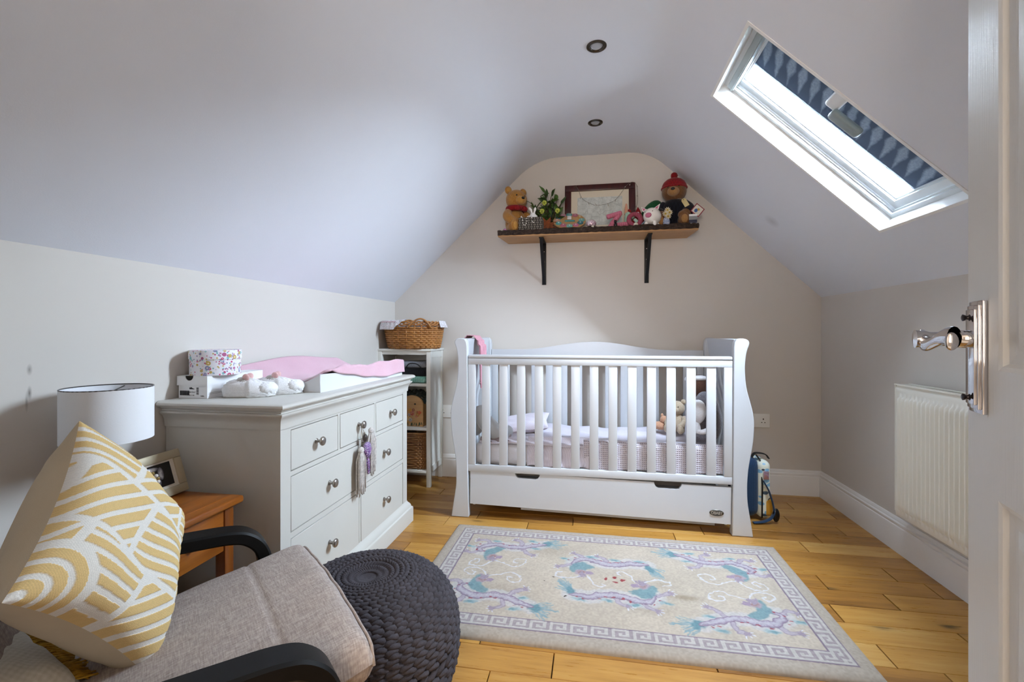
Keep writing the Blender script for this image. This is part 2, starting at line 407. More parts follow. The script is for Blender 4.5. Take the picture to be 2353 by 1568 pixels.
m = MB(); ring(m, hu - .021, hv - .021, .033, D + .025, D + .07); ring(m, hu - .054, hv - .054, .006, D + .035, D + .06); sash = m.build('sash', M_frm, win, smooth=0)
t = NT('roof_window_glass')                          # clear pane; a broad opaque slate-blue band lies along its near side
t.t.nodes.remove(t.b)
tr = t.n('ShaderNodeBsdfTransparent'); tr.inputs[0].default_value = (.93, .96, .97, 1)
gl = t.n('ShaderNodeBsdfGlossy'); gl.inputs['Roughness'].default_value = .02
fr = t.n('ShaderNodeFresnel'); fr.inputs[0].default_value = 1.45
mx = t.n('ShaderNodeMixShader'); t.l(t.math('MULTIPLY', fr.outputs[0], .8), mx.inputs[0]); t.l(tr.outputs[0], mx.inputs[1]); t.l(gl.outputs[0], mx.inputs[2])
v = t.coord('Object'); sp = t.n('ShaderNodeSeparateXYZ'); t.l(v, sp.inputs[0])
nz = t.noise(v, 18, 4, .6); nf = t.noise(v, 120, 3)
edge = t.math('ADD', sp.outputs[0], t.math('MULTIPLY', t.math('SUBTRACT', nz, .5), .006))
band = t.ramp(t.math('MULTIPLY_ADD', edge, 1.0), [(0, (1, 1, 1)), (1, (0, 0, 0))]); 
band_n = t.n('ShaderNodeMath', operation='LESS_THAN'); t.l(edge, band_n.inputs[0]); band_n.inputs[1].default_value = 0.085
# paler lozenges in the band: one every 5.6 cm up the pane
fy = t.math('ABSOLUTE', t.math('SUBTRACT', t.math('FRACT', t.math('MULTIPLY', t.math('ADD', sp.outputs[1], t.math('MULTIPLY', sp.outputs[0], .28)), 17.8)), .5))
fx = t.math('ABSOLUTE', t.math('ADD', sp.outputs[0], .03))
loz = t.math('ADD', t.math('MULTIPLY', fy, 2.3), t.math('ADD', t.math('MULTIPLY', fx, 9.0), t.math('MULTIPLY', t.math('SUBTRACT', nz, .5), .9)))
lf = t.ramp(loz, [(.55, (1, 1, 1)), (1.05, (0, 0, 0))])
bandc = t.mix(t.math('MULTIPLY', lf, t.ramp(nf, [(.2, (.55, .55, .55)), (.7, (1, 1, 1))])), '#4a5669', '#97a6b8')
df = t.n('ShaderNodeBsdfDiffuse'); t.l(bandc, df.inputs[0])
mx2 = t.n('ShaderNodeMixShader'); t.l(t.math('MULTIPLY', band_n.outputs[0], .985), mx2.inputs[0]); t.l(mx.outputs[0], mx2.inputs[1]); t.l(df.outputs[0], mx2.inputs[2])
t.l(mx2.outputs[0], t.out.inputs[0])
MB().box(-hu + .06, hu - .06, -hv + .06, hv - .06, D + .044, D + .05).build('glass', t.m, win, smooth=0)
hd = MB().rbox(-.17, -.07, .03, .085, D - .015, D + .026, .012, 3).build('handle', M_wht, sash)
MB().rbox(-.105, -.06, -.085, .045, D - .04, D - .012, .014, 4).build('grip', mat('grey_handle_plastic', '#8d9a9c', .35), hd)
m = MB(); m.box(-hu + .02, hu - .02, hv - .05, hv - .022, D - .012, D + .03); m.box(-hu + .02, hu - .02, hv - .046, hv - .040, D - .016, D - .012)
m.build('ventilation_bar', mat('grey_vent_strip', '#a9b3b3', .4), win, smooth=0)

# ------------------------------------------------------------------ panelled door standing open on the right
door = bpy.data.objects.new('door_1', None); COL.objects.link(door); door.location = (.345, .117, 0); door.rotation_euler = (0, 0, R(72.5))
struct(door, 'white moulded panel door standing open at the right')
t = NT('white_grained_door'); v = t.coord('Object', (90, 90, 3)); nz = t.noise(v, 3, 4, .7)
t.col('#d2d2d0'); t.set(Roughness=.32); t.bump(nz, .25, .0015); M_door = t.m
LW, LH, TH = .726, 1.981, .035
st = .096; mu = (LW / 2 - .045, LW / 2 + .045)
zr = [(.008, .2), (.777, .95), (1.84, LH)]
m = MB()
m.box(0, st, -TH, 0, .008, LH); m.box(LW - st, LW, -TH, 0, .008, LH)
for a, b in zr: m.box(st, LW - st, -TH, 0, a, b)
for a, b in ((.2, .777), (.95, 1.84)): m.box(mu[0], mu[1], -TH, 0, a, b)
m.build('stile_and_rail', M_door, door, smooth=0)
for x0, x1 in ((st, mu[0]), (mu[1], LW - st)):
    for z0, z1 in ((.2, .777), (.95, 1.84)):
        m = MB()
        for side in (0, 1):
            off = [(0, 0), (.006, -.002), (.01, -.007), (.022, -.009), (.028, -.009), (.045, -.003), (.2, -.003)]
            rings = []
            for d, h in off:
                d = min(d, .49 * min(x1 - x0, z1 - z0)); y = h if side == 0 else -TH - h
                rings.append([(x0 + d, y, z0 + d), (x1 - d, y, z0 + d), (x1 - d, y, z1 - d), (x0 + d, y, z1 - d)])
            vs = [p for r_ in rings for p in r_]; fs = [(4 * i + k, 4 * i + (k + 1) % 4, 4 * i + 4 + (k + 1) % 4, 4 * i + 4 + k) for i in range(len(off) - 1) for k in range(4)]
            fs.append(tuple(range(len(vs) - 4, len(vs)))); m.add(vs, fs)
        m.build('panel', M_door, door, smooth=0)
M_chr = mat('polished_chrome', '#c9c8cc', .09, 1)
hx = .682
m = MB(); m.rbox(hx - .0225, hx + .0225, 0, .006, .886, 1.047, .0015); m.rbox(hx - .0185, hx + .0185, .005, .0095, .892, 1.041, .0015); m.rbox(hx - .0145, hx + .0145, .009, .0125, .898, 1.035, .0015)
plate = m.build('handle_plate', M_chr, door)
for z in (1.023, .908): MB().lathe([(.0055, 0), (.003, .002), (.0028, .004), (.0045, .006), (.005, .008), (.003, .009), (0, .009)], 16, Matrix.Translation((hx, .012, z)) @ Matrix.Rotation(-math.pi / 2, 4, 'X')).build('screw_post', mat('dark_screw', '#3a3536', .3, .9), plate)
lv = MB()
lv.lathe([(.013, 0), (.013, .012), (.0115, .014), (.0105, .018), (.0105, .045), (.0125, .05), (.0135, .062), (0, .064)], 24, Matrix.Translation((hx, .012, .992)) @ Matrix.Rotation(-math.pi / 2, 4, 'X'))
def leverfn(u, w):
    a = w * 2 * math.pi; x = hx + .012 - u * .115; k = math.sin(u * math.pi * 1.6) * .007
    hgt = .0115 + .003 * math.cos(u * 6); th = .0075
    return (x, .062 + math.cos(a) * th + k * .4, .992 + math.sin(a) * hgt - k - (.004 if u > .7 else 0) * (u - .7) * 3)
lv.grid(leverfn, 24, 16)
lv.ell((hx + .012, .062, .992), (.003, .0075, .0145), 16, 8); lv.ell((hx - .103, .062, .99), (.003, .0075, .012), 16, 8)
lv.build('lever', M_chr, door, smooth=60)
MB().box(LW - .0005, LW + .0008, -TH + .006, -.006, .9, 1.08).build('latch_plate', M_chr, door, smooth=0)

# ------------------------------------------------------------------ radiator on the right-hand wall
rad = thing('radiator', 'white ribbed panel radiator hung low on the right-hand wall', 'radiator', (1.31, 2.285, .205))
M_rad = mat('radiator_enamel', '#f0eee4', .28, kind='World')
L, Hh = .98, .57; P = .0245; nF = int((L - .05) / P)
def radf(u, w):
    y = -u * L; z = w * Hh; s_ = (-y - .025) / P
    zz = (z - .028) / (Hh - .07); e = max(0, min(1, min(zz, 1 - zz) * 28)); e = e * e * (3 - 2 * e)
    k = 0
    if 0 < s_ < nF: k = max(0, .62 * math.cos(2 * math.pi * (s_ - .5)) + .38)
    ed = min(u * L, L - u * L, z, Hh - z); rnd_ = .006 * max(0, 1 - ed / .006) ** 2
    return (-.013 * k * e + rnd_, y, z)
MB().grid(radf, 420, 40).build('front_panel', M_rad, rad, smooth=180, fix=False)
m = MB(); m.box(.006, .018, -L + .004, -.004, .004, Hh - .004); m.box(.045, .06, -L, 0, 0, Hh); m.build('back_panel', M_rad, rad, smooth=0)
for y_ in (0, -L + .004): MB().box(.0, .06, y_ - .004, y_, .02, Hh + .004).build('side_panel', M_rad, rad, smooth=0)
m = MB(); m.box(-.002, .006, -L, 0, Hh, Hh + .006); m.box(.054, .062, -L, 0, Hh, Hh + .006)
for i in range(60): m.box(.006, .054, -.01 - i * .016 - .004, -.01 - i * .016, Hh + .001, Hh + .005)
m.build('top_grille', M_rad, rad, smooth=0)
m = MB(); m.tube([(.03, .0, .03), (.03, .012, .03), (.036, .016, .02), (.06, .016, .018)], .0065, 12); m.lathe([(.010, -.01), (.010, .016), (.007, .024)], 16, Matrix.Translation((.03, .014, .035))); m.build('valve', mat('brass_valve', '#b99a63', .35, .7), rad)
m = MB(); m.box(.04, .078, -.10, -.07, -.012, .1); m.build('bracket', M_rad, rad, smooth=0)
# ------------------------------------------------------------------ recessed spotlights and sockets
M_bro = mat('dark_bronze', '#57514a', .25, .9); M_lens = mat('spot_lens', '#b9bcc0', .15, .2)
for y, lab in ((1.94, 'unlit recessed ceiling spotlight with bronze rim, nearer the camera'), (2.642, 'unlit recessed ceiling spotlight with bronze rim, nearer the shelf wall')):
    d = thing('ceiling_spotlight', lab, 'spotlight', (.018, y, zc), group='recessed ceiling spotlights')
    MB().lathe([(.0415, .001), (.0415, -.003), (.038, -.006), (.032, -.007), (.027, -.004), (.024, .0), (.024, .02)], 40).build('rim', M_bro, d)
    MB().lathe([(.024, -.001), (.021, -.003), (.018, .002), (.0, .003)], 32).build('lamp', M_lens, d)
M_pl = mat('white_socket_plastic', '#efeeea', .3)
for x, lab in ((-1.0, 'white wall socket between narrow shelf unit and cot'), (1.02, 'white wall socket half hidden behind right end of cot')):
    d = thing('wall_socket', lab, 'socket', (x, YB, .455), group='wall sockets')
    MB().rbox(-.073, .073, -.009, 0, -.043, .043, .003).build('plate', M_pl, d)
    for sx in (-.035, .035):
        m = MB(); m.box(sx - .003, sx + .003, -.0095, -.008, .005, .014); m.box(sx - .012, sx - .006, -.0095, -.008, -.014, -.009); m.box(sx + .006, sx + .012, -.0095, -.008, -.014, -.009)
        m.build('outlet', mat('socket_slot', '#1b1a19', .6), d, smooth=0)
# ================================================================== THE COT
M_cot = mat('cot_white_lacquer', '#c4c7cc', .32, var=.012, kind='World')
cot = thing('cot_bed', 'white sleigh cot bed with slatted sides and underbed drawer', 'cot', (.01, 2.43, 0))
CW, CD = .772, .645                                   # half length, depth
OUT = [(-.695, .972), (-.715, .9755), (-.734, .973), (-.747, .965), (-.751, .953), (-.748, .938), (-.742, .922), (-.735, .89), (-.731, .834), (-.734, .77), (-.742, .715), (-.76, .645), (-.771, .59), (-.773, .547), (-.769, .47), (-.758, .4), (-.747, .331), (-.742, .262), (-.742, .2), (-.745, .157), (-.756, .086), (-.769, .0)]
OUT = [(p.x, p.y) for p in bez([(a, b, 0) for a, b in OUT], 3)]
def post_poly(sg):
    p = OUT + [(-.671, 0), (-.676, .25), (-.678, .786), (-.680, .93), (-.684, .957)]
    p = [(sg * -(-x - 0), z) for x, z in p]
    return p if sg > 0 else p
for sg in (1, -1):
    for y0 in (0, CD - .045):
        m = MB(); m.prism([(sg * x, z) for x, z in OUT + [(-.671, 0), (-.676, .25), (-.678, .786), (-.680, .93), (-.684, .957)]], 'y', y0, y0 + .045)
        o = m.build('post', M_cot, cot, smooth=30)
        bv = o.modifiers.new('edge', 'BEVEL'); bv.width = .004; bv.segments = 2; bv.limit_method = 'ANGLE'; bv.angle_limit = R(50)
    # scrolled head board following the posts
    def scr(x0, x1, lo, hi):
        o_ = [(x, z) for x, z in OUT if z >= lo and z <= hi]; return o_
    prf = [(x + .004, z - .002) for x, z in OUT if z > .86] + [(-.708, .858), (-.70, .90), (-.697, .94), (-.692, .962)]
    MB().prism([(sg * x, z) for x, z in prf], 'y', .045, CD - .045).build('end_board', M_cot, cot, smooth=40)
    MB().rbox(min(sg * -.735, sg * -.705), max(sg * -.735, sg * -.705), .045, CD - .045, .22, .29, .004).build('end_rail', M_cot, cot)
    for k in range(5):
        y = .045 + (CD - .09) * (k + 1) / 6
        pts = [(sg * (x + .018), y, z) for x, z in OUT if .28 < z < .865]
        m = MB(); m.band(pts, .042, .016, (0, 1, 0)); m.build('end_slat', M_cot, cot, smooth=50)
# front rails
MB().rbox(-.676, .676, .004, .034, .866, .886, .008, 3).build('top_rail', M_cot, cot)
MB().rbox(-.676, .676, .007, .031, .832, .865, .002).build('under_rail', M_cot, cot)
MB().rbox(-.676, .676, .007, .031, .25, .288, .003).build('bottom_rail', M_cot, cot)
for x in (-.656, .656): MB().rbox(x - .02, x + .02, .007, .031, .288, .832, .002).build('stile', M_cot, cot)
slat = MB().rbox(-.0225, .0225, .011, .027, .283, .836, .0022).mesh('slat'); slat.materials.append(M_cot)
for k in range(13):
    o = bpy.data.objects.new('slat', slat); COL.objects.link(o); o.parent = cot; o.location = (-.578 + k * .0963, 0, 0)
# back: shaped top board, slats, rail
top = []
for i in range(41):
    x = -.676 + 1.352 * i / 40; k = abs(x) / .676
    z = .895 + (.052 * .5 * (1 + math.cos(math.pi * min(1, k / .72))))
    top.append((x, z))
yb = CD - .035
MB().prism(top + [(.676, .80), (-.676, .80)], 'y', yb, yb + .022).build('back_board', M_cot, cot, smooth=40)
MB().rbox(-.676, .676, yb, yb + .022, .25, .29, .003).build('back_rail', M_cot, cot)
for x in (-.656, .656): MB().rbox(x - .02, x + .02, yb, yb + .022, .29, .80, .002).build('stile', M_cot, cot)
for k in range(13):
    o = bpy.data.objects.new('slat', slat); COL.objects.link(o); o.parent = cot; o.location = (-.578 + k * .0963, yb - .008, -.01); o.scale = (1, 1, 1)
# slatted base
for k in range(12):
    x = -.62 + k * .1125; MB().box(x - .03, x + .03, .035, CD - .04, .262, .274).build('base_slat', M_cot, cot, smooth=0)
# drawer under the bed, hung a touch out of true
dr = bpy.data.objects.new('drawer', None); COL.objects.link(dr); dr.parent = cot; dr.location = (0, .012, 0); dr.rotation_euler = (0, R(.9), 0)
zb, zt = .062, .246
poly = [(-.668, zb), (.668, zb), (.668, zt)]
for cx in (.365, -.355):
    poly += [(cx + .068, zt), (cx + .064, zt - .012), (cx + .056, zt - .024), (cx + .046, zt - .028), (cx - .046, zt - .028), (cx - .056, zt - .024), (cx - .064, zt - .012), (cx - .068, zt)]
poly += [(-.668, zt)]
MB().prism(poly, 'y', 0, .018).build('drawer_front', M_cot, dr, smooth=0)
m = MB(); m.box(-.655, .655, .02, .5, zb + .01, zb + .016); m.build('drawer_floor', M_cot, dr, smooth=0)
m = MB(); m.box(-.655, -.643, .018, .5, zb - .01, zt - .05); m.build('drawer_side', M_cot, dr, smooth=0)
m = MB(); m.box(.643, .655, .018, .5, zb - .01, zt - .05); m.build('drawer_side', M_cot, dr, smooth=0)
m = MB(); m.box(-.40, .615, .09, .105, .016, .062); m.build('drawer_runner', M_cot, dr, smooth=0)
bd = MB(); bd.lathe([(.034, 0), (.034, .002), (.031, .0035), (.0, .0035)], 40, Matrix.Translation((.60, -.0, .115)) @ Matrix.Rotation(math.pi / 2, 4, 'X'), 1, .46)
bd = bd.build('badge', mat('dark_nickel_badge', '#57544f', .3, .8), dr)
text_mesh('badge_lettering', 'OBABY', .021, mat('badge_letters', '#cfcac0', .3, .6), dr, .0005, (.60, -.0036, .1145), (90, 0, 0)).scale = (.8, 1, 1)
# ------------------------------------------------------------------ bedding
def wrinkle(x, y, s=1): return .5 * math.sin(x * 31 * s + 3 * math.sin(y * 13 * s)) + .5 * math.sin(y * 43 * s + x * 17 * s + 2 * math.sin(x * 9 * s))
M_sheet = cloth('white_fitted_sheet', '#cccdd6', '#dedfe6', 900, 900, .15)
mt = MB(); mt.rbox(-.655, .655, .045, .60, .276, .395, .035, 4)
mt = mt.build('cot_mattress', M_sheet, None, (.01, 2.43, 0)); tag(mt, 'white sheeted mattress lying in the cot', 'mattress')
def drape_z(x): return 0
# pink-lilac duvet: covers the top, its edge tucked at the front in the left half
M_duv = cloth('pale_lilac_cotton', '#c2bcc9', '#d6d1da', 600, 600, .2, big=8)
def duv(u, v):
    x = -.62 + 1.26 * u; s = v * .62
    if s < .10: y = .034 ; z = .30 + s
    else: y = .034 + (s - .10); z = .40
    w = wrinkle(x, s)
    left = max(0, min(1, (x + .36) * 8)) * max(0, min(1, (-.02 - x) * 8))
    if s < .14: y -= 0.006 * left * (1 + w)
    z += .012 + .006 * w * (1 if s > .1 else .2) + .006 * math.sin(u * 9)
    if s >= .1: z += .012 * math.exp(-((s - .1) / .05) ** 2) * 0 - .012 * math.exp(-((s - .1) / .02) ** 2)
    return (x, min(y, .585), z)
M_ = MB(); M_.sheet(lambda u, v: duv(u, .15 + .85 * v) if 0 else duv(u, v * .83 + .17), 120, 60, .006)
d = M_.build('duvet', M_duv, None, (.01, 2.43, 0), smooth=180); tag(d, 'pale lilac duvet spread over the cot mattress', 'duvet')
def duvf(u, v):                                          # the turned-out flap by the third to fifth slat
    x = -.355 + .33 * u; z = .435 - .148 * v; w = wrinkle(x * 1.8, v * .2, 1.3)
    y = .036 + .008 * w * v + (.06 * (1 - v) ** 3) - .004 * math.sin(u * 20)
    return (x + .02 * (v - .5) * math.sin(u * 3), max(.0295, y), z + .006 * math.sin(u * 17) * v)
f_ = MB().sheet(duvf, 70, 26, .005).build('duvet_flap', M_duv, d, smooth=180)
t = NT('waffle_cotton'); v = t.coord('Object'); sp = t.n('ShaderNodeSeparateXYZ'); t.l(v, sp.inputs[0])
a = t.math('ABSOLUTE', t.math('SINE', t.math('MULTIPLY', sp.outputs[0], 330))); b = t.math('ABSOLUTE', t.math('SINE', t.math('MULTIPLY', sp.outputs[2], 300)))
h = t.math('MAXIMUM', t.math('POWER', a, 3), t.math('POWER', b, 3))
t.col(t.ramp(h, [(.1, '#9891a0'), (.6, '#d6d0da')])); t.set(Roughness=.95); t.bump(h, .9, .004); M_waf = t.m
def waf(u, v):
    x = -.055 + .705 * u; z = .432 - .142 * v; w = wrinkle(x, v * .1, .7)
    return (x, max(.0295, .037 + .003 * w + .02 * (1 - min(1, v * 8))), z - .004 * math.sin(u * 11) * v)
o = MB().sheet(waf, 90, 24, .006).build('waffle_blanket', M_waf, None, (.01, 2.43, 0), smooth=180); tag(o, 'lilac waffle-knit blanket hanging down the front inside the cot', 'blanket')
# pillow in the left corner and shiny grey feeding cushion
M_pil = cloth('lilac_pillow_cotton', '#cbc2cf', '#ddd5de', 600, 600, .2, big=10)
def pillow(L_, W_, T_, nu=30, nv=22, amp=.004):
    def f(sgn):
        def g(u, v):
            a, b = 2 * u - 1, 2 * v - 1
            e = (max(0, 1 - a ** 4)) ** .5 * (max(0, 1 - b ** 4)) ** .5
            k = 1 - .10 * (1 - abs(a)) * abs(b) ** 3; k2 = 1 - .10 * (1 - abs(b)) * abs(a) ** 3
            return (a * L_ / 2 * k2, b * W_ / 2 * k, sgn * T_ / 2 * e + amp * wrinkle(a * .4, b * .3) * e)
        return g
    m = MB(); m.grid(f(1), nu, nv); m.grid(f(-1), nu, nv); return m
p = pillow(.32, .40, .06).build('cot_pillow', M_pil, None, (-.42, 2.83, .445), (3, -8, 4), smooth=180); tag(p, 'flat lilac pillow in the left end of the cot', 'pillow')
M_sat = mat('grey_satin', '#b3b8bd', .32, sheen=.4, bump=.15, bs=12)
fc = thing('feeding_cushion', 'shiny pale grey curved feeding cushion propped at the cot\'s left end', 'cushion', (-.60, 2.56, .43))
ring_pts = bez([(-.03, -.02, .16), (.0, -.035, .09), (.05, -.02, .03), (.10, .0, .0), (.13, .06, .02)], 8)
MB().tube(ring_pts, [.02 + .028 * math.sin(math.pi * i / (len(ring_pts) - 1)) ** .5 for i in range(len(ring_pts))], 16).build('roll', M_sat, fc, smooth=180)
MB().ell((-.025, .015, .07), (.03, .05, .09), 20, 12, rot=(0, 20, 0)).build('pad', M_sat, fc, smooth=180)
o = MB().sheet(lambda u, v: (-.62 + .16 * u, .05 + .10 * v, .412 + .012 * math.sin(u * 9 + v * 7) + .012 * v), 20, 14, .004).build('muslin', cloth('taupe_muslin', '#8d7f83', '#a3959a', 500, 500, .2), None, (.01, 2.43, 0), smooth=180); tag(o, 'crumpled taupe muslin under the grey feeding cushion', 'cloth')
# pink cloth over the left end of the cot
M_pk = cloth('dusty_pink_muslin', '#b97f8d', '#cf9aa6', 500, 500, .35, big=20)
def pk(u, v):
    y = .20 + .16 * u + .01 * math.sin(v * 5); s = v
    path = [(-.765, .90), (-.768, .955), (-.74, .988), (-.70, .985), (-.675, .955), (-.67, .86), (-.665, .72), (-.66, .665)]
    q = s * (len(path) - 1); i = min(int(q), len(path) - 2); k = q - i
    x = path[i][0] * (1 - k) + path[i + 1][0] * k; z = path[i][1] * (1 - k) + path[i + 1][1] * k
    f = math.sin(u * 21 + v * 3) * .007 * (1 if v > .55 else .3)
    return (x + f + (.012 if v > .6 else 0), y, z + f * .3 - (.04 * (u - .5) if v > .9 else 0))
o = MB().sheet(pk, 40, 70, .003).build('pink_cloth', M_pk, None, (.01, 2.43, 0), smooth=180); tag(o, 'dusty pink muslin cloth hung over the left end of the cot', 'cloth')
# ================================================================== CHEST OF DRAWERS
M_put = mat('putty_grey_lacquer', '#cdcac3', .38, var=.015, kind='World')
ch = thing('chest_of_drawers', 'putty-grey chest of seven drawers against the left wall', 'chest of drawers', (XL + .004, 1.27, 0))
# local: x out from the wall, y along it
CX_, CY_ = .418, 1.04                                  # carcass front, length (carcass 0.04 .. 1.06)
y0, y1 = .04, 1.045
MB().box(0, .412, y0, y1, .10, .70).build('carcass', M_put, ch, smooth=0)
for ya in (y0 - .0015, y1 - .0485): MB().box(.374, .4225, ya, ya + .05, .10, .70).build('corner_post', M_put, ch, smooth=0)
def moulding(name, prf, close=0):
    """profile (offset outwards, z) run round the two ends and the front with mitred corners"""
    m = MB(); n = len(prf)
    for d, z in prf: m.v += [(0, y0 - d, z), (.42 + d, y0 - d, z), (.42 + d, y1 + d, z), (0, y1 + d, z)]
    for i in range(n - 1):
        for k in range(3): m.f.append((4 * i + k, 4 * i + k + 1, 4 * i + 5 + k, 4 * i + 4 + k))
        m.f.append((4 * i + 3, 4 * i, 4 * i + 4, 4 * i + 7))
    m.f.append((3, 2, 1, 0)); b = 4 * (n - 1); m.f.append((b, b + 1, b + 2, b + 3))
    return m.build(name, M_put, ch, smooth=35)
moulding('top', [(.026, .762), (.033, .764), (.036, .769), (.035, .775), (.03, .779), (.024, .781)])
moulding('cornice', [(.0, .694), (.006, .695), (.007, .712), (.009, .722), (.015, .733), (.022, .739), (.024, .743), (.024, .747), (.016, .749), (.015, .752), (.021, .757), (.022, .762)])
moulding('plinth', [(.028, .0), (.028, .07), (.026, .076), (.02, .08), (.018, .09), (.012, .1), (.006, .106), (.004, .112), (.001, .115)])
FX = .422
m = MB()
for a, b in ((.686, .70), (.534, .549), (.330, .349), (.10, .106)): m.box(.40, FX, y0 + .048, y1 - .048, a, b)
def drawer(ya, yb_, za, zb_):
    ya -= 1.27; yb_ -= 1.27
    d = MB().rbox(.385, FX + .0005, ya + .0032, yb_ - .0032, za + .0032, zb_ - .0032, .0012, 1).build('drawer', M_put, ch)
    k = MB(); k.lathe([(.0095, 0), (.0095, .002), (.006, .004), (.0052, .013), (.008, .017), (.0145, .021), (.0165, .025), (.015, .029), (.009, .032), (0, .0325)], 24, Matrix.Translation((FX, (ya + yb_) / 2, (za + zb_) / 2)) @ Matrix.Rotation(math.pi / 2, 4, 'Y'))
    k.build('knob', mat('brushed_nickel', '#a09a95', .28, .95), d, smooth=50)
for a, b in ((1.358, 1.645), (1.658, 1.948), (1.961, 2.263)): drawer(a, b, .549, .686)
for a, b in ((1.358, 1.81), (1.823, 2.263)): drawer(a, b, .349, .534); drawer(a, b, .106, .330)
for i, (a, b) in enumerate(((.686, .70), (.534, .549), (.330, .349), (.10, .106))):
    MB().box(.40, FX - .0005, y0 + .048, y1 - .048, a, b).build('drawer_rail', M_put, ch, smooth=0)
for ya, za, zb_ in ((1.6515, .549, .686), (1.9545, .549, .686), (1.8165, .106, .330), (1.8165, .349, .534)):
    MB().box(.40, FX - .0005, ya - 1.27 - .0065, ya - 1.27 + .0065, za, zb_).build('drawer_divider', M_put, ch, smooth=0)
MB().box(.36, .4118, y0 + .045, y1 - .045, .10, .70).build('drawer_gap', mat('drawer_shadow_gap', '#35322e', .9), ch, smooth=0)

# ------------------------------------------------------------------ things on the chest (top at z = .781)
ZT = .781
M_card = mat('white_card', '#efeff1', .55, var=.01)
sb = thing('shoe_box', 'white cardboard shoe box with printed label on the chest', 'box', (-1.333, 1.485, ZT), 2)
MB().rbox(-.054, .054, -.135, .135, 0, .066, .001, 1).build('box_base', M_card, sb)
m = MB()
notch = [(-.057, .044), (.057, .044), (.057, .076)] + [(-.010 + .015 * math.cos(a), .076 - .016 * math.sin(a)) for a in [math.pi * i / 10 for i in range(11)]] + [(-.057, .076)]
m.prism(notch, 'y', -.1385, -.1375); m.box(-.057, .057, .1375, .1385, .044, .076); m.box(-.057, -.056, -.1385, .1385, .044, .076); m.box(.056, .057, -.1385, .1385, .044, .076)
m.prism([(-.057, -.1385), (-.025, -.1385), (-.01 - .015, -.1385)] + [(-.010 - .015 * math.cos(a), -.1385 + .012 * math.sin(a)) for a in [math.pi * i / 10 for i in range(1, 11)]] + [(.057, -.1385), (.057, .1385), (-.057, .1385)], 'z', .075, .076)
m.build('lid', M_card, sb, smooth=0)
M_ink = mat('black_print', '#1d1b22', .6)
MB().prism([(-.010 + .0145 * math.cos(a), .066 - .0155 * 0 + .010 - .0155 * math.sin(a)) for a in [math.pi * i / 10 for i in range(11)]], 'y', -.1372, -.1362).build('finger_hole', mat('box_hole', '#15120f', .9), sb, smooth=0)
m = MB(); x = -.048
for i in range(26):
    w = .0004 + .0008 * hsh(i); m.box(x, x + w, -.1355, -.1351, .010, .026); x += w + .0004 + .0003 * hsh(i, 2)
m.build('barcode', M_ink, sb, smooth=0)['kind'] = 'stuff'
m = MB()
for i in range(14): m.box(.014, .022, -.1355, -.1351, .013 + i * .0018, .0138 + i * .0018 + .0006 * hsh(i, 4))
m.build('barcode', M_ink, sb, smooth=0)['kind'] = 'stuff'
MB().prism([(-.012, .031), (.006, .031), (.006, .033), (.002, .0335), (-.003, .036), (-.005, .0385), (-.008, .036), (-.011, .037), (-.0125, .035)], 'y', -.1355, -.1351).build('shoe_print', M_ink, sb, smooth=0)
text_mesh('print', 'Rumer Grow T', .0058, M_ink, sb, .0002, (-.003, -.1353, .0215), (90, 0, 0)).scale = (.75, 1, 1)
text_mesh('print', '4½  G  20½', .0045, M_ink, sb, .0002, (-.003, -.1353, .0105), (90, 0, 0)).scale = (.85, 1, 1)
text_mesh('print', 'Clarks', .0065, M_ink, sb, .0002, (.036, -.1353, .0085), (90, 0, 0)).scale = (.8, 1, 1)
for z in (.014, .018): MB().box(.0542, .0545, -.13, -.04, z, z + .0006).build('print_line', M_ink, sb, smooth=0)
def floral(name, base, cols, scale=60, leaf=None):
    """printed ditsy floral: flowers are voronoi cells of several sizes"""
    t = NT(name); v = t.coord('Object'); c = None; prev = lin(base)
    cur = t.mix(0.0, base, base)
    for k, (sc, thr, palette) in enumerate(((scale * 2.6, .33, cols[::-1]), (scale * 1.6, .34, cols[1:] + cols[:1]), (scale, .33, cols))):
        mp = t.n('ShaderNodeMapping'); mp.inputs['Location'].default_value = (k * 3.1, k * 1.7, k * .9); t.l(v, mp.inputs[0])
        vo = t.n('ShaderNodeTexVoronoi'); vo.inputs['Scale'].default_value = sc; t.l(mp.outputs[0], vo.inputs['Vector'])
        pet = t.math('LESS_THAN', vo.outputs['Distance'], thr); eye = t.math('LESS_THAN', vo.outputs['Distance'], thr * .35)
        sp = t.n('ShaderNodeSeparateColor'); t.l(vo.outputs['Color'], sp.inputs[0])
        pc = t.ramp(sp.outputs[0], [(i / len(palette), q) for i, q in enumerate(palette)], 'CONSTANT')
        show = t.math('GREATER_THAN', sp.outputs[1], .35 if k else .15)
        cur = t.mix(t.math('MULTIPLY', pet, show), cur, pc); cur = t.mix(t.math('MULTIPLY', eye, show), cur, base if k < 2 else '#f0d9c8')
    t.col(cur); t.set(Roughness=.6); return t.m
M_dit = floral('ditsy_floral_paper', '#eceaf0', ['#c8547e', '#8f8fb5', '#c2a85c', '#7fb9bd', '#b35a86', '#9a87ad'], 44)
hb = thing('hat_box', 'small round floral hat box on top of the white shoe box', 'box', (-1.315, 1.432, ZT + .076))
MB().lathe([(.078, 0), (.078, .06)], 48).build('box_base', M_dit, hb)
MB().lathe([(.0805, .055), (.0805, .084), (.079, .086), (0, .086)], 48).build('lid', M_dit, hb)
